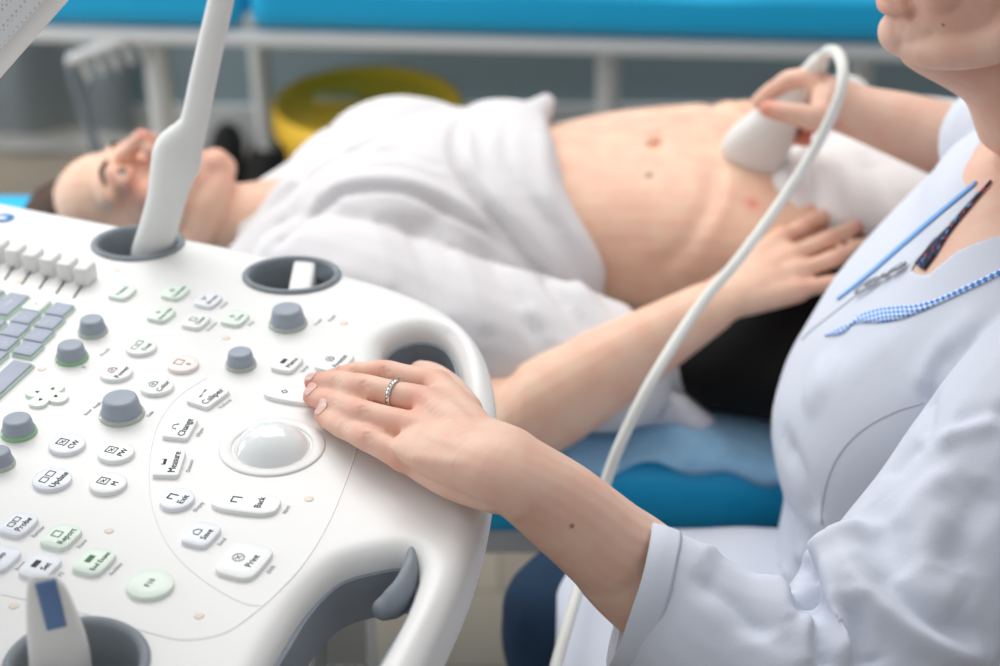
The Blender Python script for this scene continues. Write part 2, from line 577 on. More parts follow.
# ================================================================== BACK COUCH
def back_couch():
    zt = 0.615; y0, y1 = 2.80, 3.40; x0, x1 = -0.78, 1.35
    r = root('examination_couch', (0.05, 2.9, 0), 'examination couch with glossy bright blue mattress and white frame along the back wall', 'couch')
    r.location = (0.05, 3.1, 0)
    xs = PY(266, 10, 2.95).x
    for xa, xb in ((x0, xs - .002), (xs + .002, x1)):
        bm = bmesh.new(); box(bm, ((xa + xb) / 2, (y0 + y1) / 2, zt - 0.045), (xb - xa, y1 - y0, 0.09), 0.025, seg=5)
        me = fuse(bm, 0.010, 2)
        v = getv(me); v[:, 2] += (v[:, 2] > zt - 0.02) * 0.005 * noise3(v, 2.2, 3); setv(me, v)
        link('mattress', me, M_blue, r)
    bm = bmesh.new()
    for y in (y0 + 0.02, y1 - 0.02): box(bm, ((x0 + x1) / 2, y, zt - 0.106), (x1 - x0 - 0.04, 0.03, 0.026), 0.006)
    for x in (x0 + 0.05, -0.36, 0.7, x1 - 0.05): box(bm, (x, (y0 + y1) / 2, zt - 0.106), (0.03, y1 - y0 - 0.07, 0.025), 0.005)
    link('frame_rail', tomesh(bm), M_rail, r, smooth=30)
    for P in (PY(160, 60, y0 + 0.04), PY(246, 60, y1 - 0.06), PY(615, 60, y0 + 0.10), PY(866, 60, y0 + 0.10)):
        bm = bmesh.new(); z = zt - 0.11
        tube(bm, [((P.x, P.y, z), 0.02), ((P.x + 0.01, P.y, 0.03), 0.02)], m=16)
        lg = link('leg', tomesh(bm), M_rail, r)
        bm = bmesh.new(); lathe(bm, [(0.022, 0.0), (0.026, 0.006), (0.026, 0.03), (0.02, 0.036)], Matrix.Translation((P.x + 0.01, P.y, 0)))
        link('leg_cap', tomesh(bm), M_rubber, lg)
    # adjusting bracket with teeth on the side of the frame
    a = PY(78, 70, y0 - 0.0); b = PY(150, 42, y0 + 0.02)
    bm = bmesh.new(); tube(bm, [(a, 0.011), (b, 0.011)], m=12)
    for k in range(5):
        p = a.lerp(b, (k + 0.5) / 5); tube(bm, [(p, 0.008), (p + Vector((0.012, 0, -0.035)), 0.006)], m=10)
    link('ratchet_bracket', tomesh(bm), M_rail, r)
    bm = bmesh.new(); p = PY(75, 75, y0); tube(bm, [(p, 0.008), ((p.x + 0.05, p.y + 0.05, 0.1), 0.008), ((p.x + 0.08, p.y + .08, 0.01), 0.008)], m=10)
    link('support_strut', tomesh(bm), M_liner, r)
    r.rotation_euler.z = math.radians(-3.6)


back_couch()

# pale curtain panel standing at the far left behind the couch
bm = bmesh.new()
rows = []
for i in range(90):
    x = -1.75 + i * 0.0115
    y = 3.49 + 0.014 * math.sin(i * 0.42) + 0.01 * math.sin(i * 0.17)
    rows.append((x, y))
for k, off in ((0, 0.0),):
    V = [[bm.verts.new((x, y + off, z)) for z in (0.06, 0.8, 1.6, 2.3)] for x, y in rows]
    for a, b in zip(V[:-1], V[1:]):
        for j in range(3): bm.faces.new((a[j], b[j], b[j + 1], a[j + 1]))
bmesh.ops.solidify(bm, geom=list(bm.faces), thickness=0.004)
tag(link('curtain', tomesh(bm), M_curtain), 'pale blue-white curtain hanging on the back wall at far left', 'curtain')


# yellow bucket under the back couch
def bucket():
    P = PZ(368, 101, 0.36)
    r = root('waste_bucket', (P.x, P.y, 0), 'yellow round plastic bucket with lid under the back couch', 'bucket')
    T = Matrix.Translation((P.x, P.y, 0)) @ Matrix.Diagonal((.97, .97, 1.2, 1))
    bm = bmesh.new(); lathe(bm, [(0.115, 0.0), (0.12, 0.004), (0.148, 0.262), (0.152, 0.27)], T, 48); link('body', tomesh(bm), M_yellow, r)
    bm = bmesh.new(); lathe(bm, [(0.15, 0.262), (0.163, 0.262), (0.166, 0.268), (0.166, 0.292), (0.162, 0.3), (0.154, 0.3), (0.150, 0.294), (0.14, 0.289), (0.03, 0.288), (0, 0.288)], T, 48, close=False)
    lid = link('lid', tomesh(bm), M_yellow, r)
    bm = bmesh.new(); box(bm, (P.x - 0.055, P.y + 0.03, 0.352), (0.075, 0.03, 0.014), 0.006)
    link('lid_handle', tomesh(bm), mat('lid_grip', (190, 186, 140), 0.4), lid)


bucket()

# dark shoes pushed under the back couch
for k, (px, py) in enumerate(((222, 168), (266, 163))):
    P = PZ(px, py, 0.05)
    bm = bmesh.new()
    tube(bm, [((P.x, P.y - 0.12, 0.03), 0.035, 0.025), ((P.x, P.y - 0.04, 0.038), 0.045, 0.036), ((P.x, P.y + 0.05, 0.05), 0.036, 0.045), ((P.x, P.y + 0.1, 0.055), 0.034, 0.05)])
    o = root('shoe', (P.x, P.y, 0), 'dark shoe on the floor under the back couch, ' + ('left' if k == 0 else 'right') + ' one of the pair', 'shoe', 'pair of dark shoes')
    link('upper', fuse(bm, 0.006, 3), mat('shoe_dark', (48, 42, 40), 0.6), o)
    bm = bmesh.new(); box(bm, (P.x, P.y - 0.01, 0.008), (0.09, 0.28, 0.016), 0.007); link('sole', tomesh(bm), M_rubber, o)


# ================================================================== FRONT COUCH
BZ = 0.57; BY0 = 1.545; BY1 = 2.17


def front_couch():
    x0, x1 = -0.95, 1.25
    r = root('treatment_couch', (0.1, 1.85, 0), 'treatment couch with turquoise blue mattress carrying the lying patient', 'couch')
    bm = bmesh.new(); box(bm, ((x0 + x1) / 2, (BY0 + BY1) / 2, BZ - 0.048), (x1 - x0, BY1 - BY0, 0.096), 0.03, seg=6)
    me = fuse(bm, 0.01, 3); v = getv(me)
    v[:, 1] += 0.003 * noise3(v, 3, 5) * (v[:, 1] < BY0 + 0.02); setv(me, v)
    link('mattress', me, M_blue, r)
    bm = bmesh.new()
    for y in (BY0 + 0.05, BY1 - 0.05): box(bm, (0.15, y, BZ - 0.115), (x1 - x0 - 0.1, 0.035, 0.04), 0.006)
    for x in (x0 + 0.1, 0.15, x1 - 0.1): box(bm, (x, 1.857, BZ - 0.115), (0.035, BY1 - BY0 - 0.13, 0.035), 0.006)
    link('frame_rail', tomesh(bm), M_rail, r, smooth=30)
    for x in (x0 + 0.1, x1 - 0.1):
        for y in (BY0 + 0.05, BY1 - 0.05):
            bm = bmesh.new(); tube(bm, [((x, y, BZ - 0.11), 0.018), ((x, y, 0.015), 0.018)], m=16); link('leg', tomesh(bm), M_rail, r)


front_couch()

# light blue towel lying along the near edge
bm = bmesh.new(); N = 110; Mx = 26; V = []
for i in range(N + 1):
    x = -0.05 + 0.62 * i / N; row = []
    dr = 0.012 + 0.006 * math.sin(x * 31) + 0.004 * math.sin(x * 77)
    for j in range(Mx + 1):
        t = j / Mx; y = 1.82 - (1.82 - BY0 - 0.0) * t
        z = BZ + 0.012 + 0.004 * math.sin(x * 40 + y * 22) * math.sin(y * 30 + 1)
        if t > 0.8:
            s = (t - 0.8) / 0.2; y = 1.82 - (1.82 - BY0) * 0.8 - (0.055 + 0.006) * min(1, s * 1.3)
            z -= dr * s * s * 1.6
        row.append(bm.verts.new((x, y, z)))
    V.append(row)
for a, b in zip(V[:-1], V[1:]):
    for j in range(Mx): bm.faces.new((a[j], a[j + 1], b[j + 1], b[j]))
bmesh.ops.recalc_face_normals(bm, faces=bm.faces)
bmesh.ops.solidify(bm, geom=list(bm.faces), thickness=0.006)
tag(link('towel', tomesh(bm), M_towel), 'light blue fluffy towel lying on the near edge of the front couch', 'towel')

# pillow under the head
bm = bmesh.new(); P = PY(110, 215, 1.92)
tube(bm, [((-0.56, 1.88, BZ + 0.028), 0.17, 0.024), ((-0.45, 1.88, BZ + 0.03), 0.19, 0.03), ((-0.34, 1.88, BZ + 0.028), 0.17, 0.024)])
tag(link('pillow', fuse(bm, 0.006, 3), M_blue), 'flat blue head cushion under the patient head', 'pillow')

# ================================================================== HEADS AND HANDS
def head_parts(bm, M, female=True):
    """head in local coordinates: x right, y towards the face, z to the crown; chin at z=0"""
    def E(c, r, rot=None):
        R = M.to_3x3().normalized()
        ell(bm, M @ Vector(c), r, R @ (rot or Matrix.Identity(3)))

    def T(pts, **k):
        R = M.to_3x3() @ Vector((0, 0, 1))
        tube(bm, [(M @ Vector(p[0]), *p[1:]) for p in pts], ref=tuple(R), m=14, **k)
    E((0, -0.018, 0.137), (0.074, 0.094, 0.088))
    E((0, 0.022, 0.150), (0.063, 0.066, 0.058))
    E((0, 0.026, 0.080), (0.060, 0.060, 0.078))
    E((0, 0.071, 0.020), (0.021, 0.019, 0.018))
    E((0, 0.045, 0.032), (0.040, 0.040, 0.028))
    for s in (-1, 1):
        T([((s * .062, -.005, .075), .016), ((s * .056, .012, .042), .016), ((s * .034, .048, .022), .016), ((0, .068, .014), .014)])
        E((s * .037, .058, .078), (.022, .022, .026))
        T([((s * .050, .066, .128), .010), ((s * .032, .078, .134), .010), ((s * .008, .083, .130), .010)])
        E((s * .012, .099, .084), (.0085, .010, .0075))
        T([((s * .024, .078, .050), .006), ((s * .012, .088, .053), .007), ((0, .0905, .054), .0065)])
        T([((s * .022, .078, .047), .005), ((s * .010, .087, .043), .0075), ((0, .089, .042), .008)])
        T([((s * .018, .083, .113), .0045), ((s * .031, .089, .1205), .0042), ((s * .044, .079, .114), .0045)])
        T([((s * .018, .083, .110), .004), ((s * .031, .086, .1035), .004), ((s * .044, .079, .109), .004)])
        E((s * .031, .074, .112), (.0125, .0125, .0125))
        T([((s * .076, -.002, .125), .006), ((s * .083, -.018, .137), .006), ((s * .081, -.026, .115), .006), ((s * .076, -.008, .088), .007)])
        E((s * .077, -.012, .110), (.006, .014, .022))
    T([((0, .083, .128), .008), ((0, .096, .108), .0095), ((0, .108, .092), .0115)])
    E((0, .084, .050), (.022, .010, .016))


def eyes(M, parent):
    for s in (-1, 1):
        bm = bmesh.new(); c = M @ Vector((s * .031, .0785, .112)); ell(bm, c, (.0105, .0105, .0105))
        e = link('eye', tomesh(bm), M_eye, parent)
        bm = bmesh.new(); d = (M.to_3x3() @ Vector((0, 1, 0))).normalized()
        lathe(bm, [(.0056, 0), (.0056, .0006), (.003, .0012)], Matrix.Translation(c + d * .0098) @ d.to_track_quat('Z', 'Y').to_matrix().to_4x4(), 20)
        link('iris', tomesh(bm), M_iris, e)


def hand(bm, wrist, mcps, fingers, thumb, rw=.029, rt=.018, up=(0, 0, 1), s=1.0):
    """fingers: list of joint lists, first entry is the knuckle"""
    W = Vector(wrist)
    for k, mc in enumerate(mcps):
        mc = Vector(mc)
        st = W + (mc - W) * 0.05
        tube(bm, [(st, .016 * s, .014 * s), (W.lerp(mc, .5), .0150 * s, .0135 * s), (mc, .0115 * s, .0115 * s)], m=16, ref=up)
    for k in range(len(mcps) - 1):
        a = Vector(mcps[k]); b = Vector(mcps[k + 1])
        mid = a.lerp(b, .5)
        tube(bm, [(W.lerp(mid, .1), .016 * s, .014 * s), (W.lerp(mid, .55), .0145 * s, .013 * s), (W.lerp(mid, .93), .0105 * s, .0095 * s)], m=16, ref=up)
    for fi, J in enumerate(fingers):
        J = [(Vector(p), r) for p, r in J]
        pts = []
        for i, (p, r) in enumerate(J):
            if 0 < i < len(J) - 1:
                a = J[i - 1][0].lerp(p, .6); pts.append((a, (J[i - 1][1] * .45 + r * .5), (J[i - 1][1] * .45 + r * .5)))
                pts.append((p, r * 1.04, r * 1.0))
            else: pts.append((p, r))
        tube(bm, pts, m=16, n=5, ref=up)
    if thumb:
        tube(bm, [(Vector(p), r, r * .92) for p, r in thumb], m=16, n=5, ref=up)


def nails(body_tree, specs, material, parent):
    """specs: (tip centre, finger direction, outward normal, half length, half width)"""
    for P, d, n, hl, hw in specs:
        P = Vector(P); d = Vector(d).normalized(); n = Vector(n); n = (n - d * n.dot(d)).normalized(); s = d.cross(n)
        bm = bmesh.new(); rows = []
        for i in range(9):
            u = -1 + 2 * i / 8; row = []
            wv = hw * (1 - abs(max(u - .2, 0) / 0.8) ** 3 * .4) * (1 - abs(min(u + .3, 0) / 0.7) ** 2 * .35)
            for j in range(7):
                v = -1 + 2 * j / 6
                q = P + d * u * hl + s * v * wv + n * .03
                h = body_tree.ray_cast(q, -n)
                if h[0] is None: row.append(None)
                else: row.append(h[0] + n * (.00045 + (.0006 if u > .6 else 0)))
            rows.append(row)
        V = [[None if p is None else bm.verts.new(p) for p in r] for r in rows]
        for a, b in zip(V[:-1], V[1:]):
            for j in range(6):
                q = (a[j], a[j + 1], b[j + 1], b[j])
                if all(x is not None for x in q): bm.faces.new(q)
        if not bm.faces: bm.free(); continue
        bmesh.ops.recalc_face_normals(bm, faces=bm.faces)
        if sum((f.normal for f in bm.faces), Vector()).dot(n) < 0: bmesh.ops.reverse_faces(bm, faces=list(bm.faces))
        bmesh.ops.solidify(bm, geom=list(bm.faces), thickness=.0006)
        link('fingernail', tomesh(bm), material, parent)


# ================================================================== PATIENT
PCY = 1.88


def tor(x, ry, rz, zc, yc=PCY, sk=0.0):
    """torso section; sk leans the section so that the near side lies at larger x"""
    return ((x, yc, zc), (-sk * ry, ry, 0), (0, 0, rz))


def patient():
    R = root('person', (-0.05, 1.88, BZ), 'person lying on the front couch in a white pulled-up shirt with bare belly', 'person')
    bm = bmesh.new()
    # torso
    section_loft(bm, [tor(-.25, .09, .052, .655), tor(-.20, .165, .075, .655), tor(-.12, .165, .090, .662), tor(-.02, .152, .100, .668),
                      tor(.06, .140, .094, .668), tor(.14, .148, .097, .672), tor(.22, .166, .099, .672), tor(.30, .178, .095, .668), tor(.38, .175, .088, .66)], p=2.2)
    for s in (-1, 1): ell(bm, (-.10, PCY + s * .075, .728), (.06, .06, .04))
    # legs inside the trousers
    for s in (-1, 1):
        tube(bm, [((.34, PCY + s * .085, .655), .085, .08), ((.55, PCY + s * .10, .655), .078, .075), ((.78, PCY + s * .10, .65), .055, .055), ((1.0, PCY + s * .10, .64), .05, .05), ((1.14, PCY + s * .10, .63), .035, .038)])
        tube(bm, [((1.13, PCY + s * .10, .62), .04, .04), ((1.19, PCY + s * .11, .69), .04, .028), ((1.20, PCY + s * .12, .76), .036, .018)])
    # head: crown towards -x, face up with a slight turn to the near side
    hz = Vector((-.985, .04, -.08)).normalized(); fy = Vector((-.02, -.06, .99)); fy = (fy - hz * fy.dot(hz)).normalized(); hx = fy.cross(hz)
    P0 = PY(232, 205, 1.88); P0 = Vector((P0.x + .016, 1.852, .680))
    HM = Matrix(((hx.x, fy.x, hz.x, P0.x), (hx.y, fy.y, hz.y, P0.y), (hx.z, fy.z, hz.z, P0.z), (0, 0, 0, 1)))
    head_parts(bm, HM)
    tube(bm, [(HM @ Vector((0, -.008, .07)), .053), (HM @ Vector((0, -.01, 0)), .052), ((-.22, PCY, .662), .068, .055)])
    # near (right) arm
    sh = Vector((-.20, 1.72, .65)); el = PZ(512, 425, .625)
    wr = PZ(712, 306, .712)
    tube(bm, [(sh, .055), ((sh * .6 + el * .4), .050), (el, .041)])
    mid = el.lerp(wr, .4)
    tube(bm, [(el, .044), (el.lerp(wr, .18), .046), (mid, .043), (el.lerp(wr, .72), .034), (wr, .029, .024)])
    K = [PZ(783, 238, .735), PZ(796, 255, .733), PZ(800, 272, .728), PZ(798, 290, .72)]
    tips = [PZ(825, 216, .735), PZ(857, 228, .733), PZ(871, 243, .727), PZ(862, 283, .712)]
    pips = [PZ(803, 227, .743), PZ(828, 240, .742), PZ(836, 258, .737), PZ(832, 283, .725)]
    dips = [PZ(815, 221, .741), PZ(844, 233, .739), PZ(856, 249, .733), PZ(850, 283, .719)]
    fg = []
    for k in range(4):
        r = (.0095, .0098, .0095, .0085)[k]
        fg.append([(K[k], r * 1.1), (pips[k], r), (dips[k], r * .92), (tips[k], r * .82)])
    th = [(PZ(725, 290, .705), .016), (PZ(750, 262, .70), .014), (PZ(768, 248, .70), .011)]
    hand(bm, wr, K, fg, None, s=1.15)
    tube(bm, [(wr, .026, .02), (wr.lerp(K[1], .6), .034, .018)], m=20)
    # far (left) arm, lying along the far side
    el2 = PZ(560, 128, .66); el2 = Vector((.05, 2.12, .63))
    wr2 = PY(700, 122, 2.03); wr2.z -= .004
    tube(bm, [((-.19, 2.01, .635), .042), ((-.08, 2.07, .625), .042), (el2, .04), (el2.lerp(wr2, .5), .038), (wr2, .026)])
    K2 = [PY(728, 110 + 7 * i, 2.0 + .0 * i) for i in range(3)]
    f2 = [[(K2[i], .010), (PY(748, 108 + 9 * i, 1.97), .009), (PY(762, 118 + 9 * i, 1.95), .008)] for i in range(3)]
    hand(bm, wr2, K2, f2, None)
    me = fuse(bm, .0032, 5)
    v = getv(me); n = getn(me)
    wd = np.clip((v[:, 0] + .23) / .02, 0, 1) * np.clip((.02 - v[:, 0]) / .03, 0, 1) * (v[:, 2] > .60)
    setv(me, v - n * (.011 * wd)[:, None])        # the shirt presses on the trunk
    # navel, belly crease, softness of the jaw
    sculpt(me, [([(648, 146), (656, 142), (662, 138)], -.013, .0055), ([(636, 138), (648, 132), (662, 131)], .002, .012),
                ([(716, 160), (712, 200), (690, 240), (655, 272)], -.0035, .012), ([(728, 165), (722, 205), (700, 246)], .003, .012),
                ([(600, 150), (610, 200), (622, 260)], -.002, .03)])
    tr = bvh(me)
    reds = [(HM @ Vector((s * .04, .065, .075)), .03, .55) for s in (-1, 1)] + [(HM @ Vector((0, .118, .088)), .014, .5), (HM @ Vector((0, .095, .048)), .016, .8), (HM @ Vector((0, .07, .01)), .035, .3)]
    reds += [(t, .013, .7) for t in tips] + [(p, .009, .35) for p in pips] + [(k, .012, .2) for k in K] + [(HM @ Vector((s * .031, .085, .112)), .014, .35) for s in (-1, 1)]
    nv = onto(tr, 655, 142)[0]; ml = onto(tr, 649, 175)[0]
    mk = onto(tr, 752, 203)[0]
    tint(me, reds + [(nv, .010, .15)] + ([(mk, .008, .8)] if mk else []), [(ml, .0042)])
    body = link('body', me, M_skinP, R)
    eyes(HM, body)
    for s in (-1, 1):                              # brows
        bm = bmesh.new(); tube(bm, [(HM @ Vector((s * .046, .078, .128)), .002), (HM @ Vector((s * .032, .0895, .134)), .0026), (HM @ Vector((s * .016, .0925, .131)), .0022)], m=8)
        link('eyebrow', tomesh(bm), M_hair, body)
    nails(tr, [(tips[k] + (tips[k] - dips[k]).normalized() * .001, tips[k] - dips[k], (0, -.2, 1), .006, .0052) for k in range(4)], M_nail2, body)
    # hair
    bm = bmesh.new(); Rm = HM.to_3x3()
    ell(bm, HM @ Vector((0, -.034, .170)), (.080, .093, .088), Rm)
    ell(bm, HM @ Vector((0, -.07, .10)), (.078, .055, .08), Rm); ell(bm, HM @ Vector((0, -.020, .190)), (.074, .080, .066), Rm)
    tube(bm, [(HM @ Vector((.03, -.06, .2)), .03), (HM @ Vector((.05, -.085, .16)), .035), (HM @ Vector((.07, -.075, .09)), .022)])
    hm = fuse(bm, .004, 4); v = getv(hm); v += getn(hm) * (.0016 * noise3(v, 40, 2))[:, None]; setv(hm, v)
    link('hair', hm, M_hair, R)
    # trousers
    bm = bmesh.new()
    section_loft(bm, [tor(.295, .176, .087, .655, sk=.16), tor(.33, .186, .094, .658, sk=.12), tor(.40, .186, .09, .655, sk=.05), tor(.46, .180, .085, .65)], p=2.3)
    tube(bm, [((.225, 1.67, .620), .085, .050), ((.30, 1.67, .630), .120, .062), ((.40, 1.65, .640), .115, .072), ((.55, 1.68, .655), .095, .085), ((.78, 1.72, .65), .07, .07)])
    for s in (-1, 1):
        tube(bm, [((.38, PCY + s * .088, .652), .098, .083), ((.55, PCY + s * .105, .652), .09, .085), ((.78, PCY + s * .105, .648), .066, .066), ((1.08, PCY + s * .102, .64), .056, .056)])
    me = fuse(bm, .005, 4); link('trousers', me, M_black, R)
    # shirt
    bm = bmesh.new()
    section_loft(bm, [tor(-.280, .095, .048, .655, yc=PCY - .03), tor(-.235, .155, .060, .655, yc=PCY - .01), tor(-.17, .178, .090, .664), tor(-.09, .178, .104, .671, sk=.05), tor(-.02, .162, .106, .672, sk=.08),
                      tor(.01, .156, .102, .672, sk=.10), tor(.035, .158, .104, .670, sk=.10)], p=2.15)
    for s in (-1, 1): ell(bm, (-.11, PCY + s * .078, .733), (.085, .074, .040))
    ell(bm, (-.155, PCY + .065, .688), (.085, .10, .058)); ell(bm, (-.155, PCY - .06, .688), (.085, .09, .056))
    # bunched rolled-up hem
    section_loft(bm, [tor(-.035, .156, .100, .672, sk=.08), tor(-.015, .170, .112, .674, sk=.10), tor(.02, .173, .116, .675, sk=.12), tor(.046, .168, .112, .673, sk=.12), tor(.056, .155, .10, .672, sk=.12)], n=5, p=2.1)
    tube(bm, [((.005, 1.90, .752), .024), ((.035, 1.945, .762), .020), ((.052, 1.970, .772), .010)])
    # near sleeve and the loose side of the shirt
    tube(bm, [((-.19, 1.735, .665), .075), ((-.12, 1.69, .665), .082, .078), ((-.04, 1.645, .655), .078, .072), ((.025, 1.602, .640), .062, .060)])
    tube(bm, [((-.05, 1.72, .62), .07, .045), ((.05, 1.69, .61), .065, .038), ((.12, 1.68, .60), .045, .026)])
    tube(bm, [((-.19, 2.01, .64), .052), ((-.1, 2.07, .63), .054), ((-.05, 2.08, .625), .052)])
    tube(bm, [((-.272, 1.73, .645), .050), ((-.245, 1.79, .69), .028), ((-.225, 1.85, .712), .022)])
    # collar and raised shoulder cloth
    tube(bm, [((-.235, 1.82, .69), .026), ((-.22, 1.89, .705), .022), ((-.215, 1.96, .695), .024)])
    me = fuse(bm, .0036, 6)
    v = getv(me); n = getn(me)
    v[:, 0] += 5.2 * np.clip(1.80 - v[:, 1], 0, .13) ** 2 * np.clip((v[:, 0] + .05) / .09, 0, 1)
    v += n * (.0016 * noise3(v * np.array((1, 1.4, 1.4)), 9, 11))[:, None]; setv(me, v)
    sculpt(me, [([(466, 112), (455, 132), (456, 161), (474, 195), (505, 232), (536, 267), (570, 308), (594, 339)], -.011, .0065),
                ([(480, 110), (470, 135), (472, 160), (492, 192), (522, 226), (554, 262), (592, 305), (614, 332)], .0075, .011),
                ([(545, 102), (543, 140), (552, 200), (582, 245), (610, 290), (630, 322)], .005, .010),
                ([(508, 115), (505, 150), (520, 185), (560, 235)], -.004, .008),
                ([(296, 232), (318, 208), (344, 192), (402, 190), (450, 212), (488, 232), (520, 262)], -.008, .0055),
                ([(310, 205), (344, 182), (402, 180), (455, 200), (490, 218)], .005, .008),
                ([(262, 240), (300, 200), (340, 165), (400, 140)], .004, .010),
                ([(250, 225), (290, 190), (340, 155), (400, 128)], -.005, .008), ([(270, 250), (310, 215), (340, 200)], -.005, .007),
                ([(330, 150), (370, 150), (420, 160), (452, 170)], -.003, .007), ([(350, 168), (400, 166), (445, 180)], -.003, .006),
                ([(400, 215), (425, 262), (440, 320)], -.005, .010), ([(440, 225), (470, 280), (490, 340)], .005, .010),
                ([(470, 235), (510, 290), (545, 345)], -.006, .009), ([(365, 210), (385, 250), (392, 290)], .003, .012), ([(520, 300), (560, 345), (575, 365)], .005, .010)])
    link('shirt', me, M_shirt, R)
    return tr


PT = patient()

# white cloth over the patient's hips and thighs
bm = bmesh.new()
section_loft(bm, [((.30, 1.90, .70), (.02, .135, 0), (0, 0, .060)), ((.33, 1.90, .71), (.0, .160, 0), (0, 0, .072)), ((.42, 1.90, .70), (0, .168, 0), (0, 0, .078)),
                  ((.52, 1.91, .695), (0, .175, 0), (0, 0, .068)), ((.60, 1.91, .69), (0, .17, 0), (0, 0, .06))], p=2.3)
tube(bm, [((.30, 1.80, .735), .028), ((.335, 1.86, .765), .022), ((.36, 1.95, .77), .026), ((.40, 2.03, .75), .03)])
me = fuse(bm, .004, 5)
v = getv(me); n = getn(me); v += n * (.0035 * noise3(v, 7, 21))[:, None]; setv(me, v)
sculpt(me, [([(800, 150), (812, 200), (815, 235)], -.008, .008), ([(825, 150), (835, 195), (850, 230)], .006, .012), ([(860, 150), (890, 190), (920, 220)], -.005, .014),
            ([(785, 165), (792, 200), (798, 225)], .006, .010)])
tag(link('cover_cloth', me, M_white), 'crumpled white cloth tucked over the patient hips beside the probe', 'cloth')

# grey-white patterned cloth bunched between the forearm and the towel
bm = bmesh.new(); P = PZ(668, 408, BZ + .02)
tube(bm, [(PZ(630, 415, BZ + .018), .02, .008), (PZ(655, 405, BZ + .022), .035, .013), (PZ(680, 408, BZ + .02), .03, .011), (PZ(704, 424, BZ + .016), .015, .006)])
me = fuse(bm, .003, 3); v = getv(me); n = getn(me); v += n * (.003 * noise3(v, 22, 9))[:, None]; setv(me, v)
tag(link('folded_cloth', me, mat('cloth_patterned', (214, 216, 224), .9, .1, var=.2, vscale=45)), 'bunched white and grey cloth on the towel under the patient forearm', 'cloth')


# ================================================================== CLINICIAN
DCY = 1.42


TR = math.radians(14)            # the torso turns towards the patient
FV = Vector((-math.cos(TR), math.sin(TR), 0)); SV = Vector((math.sin(TR), math.cos(TR), 0))


def dz(z, xc, rx, ry, yc=DCY, p=0):
    return ((xc, yc, z), tuple(-FV * rx), tuple(SV * ry))


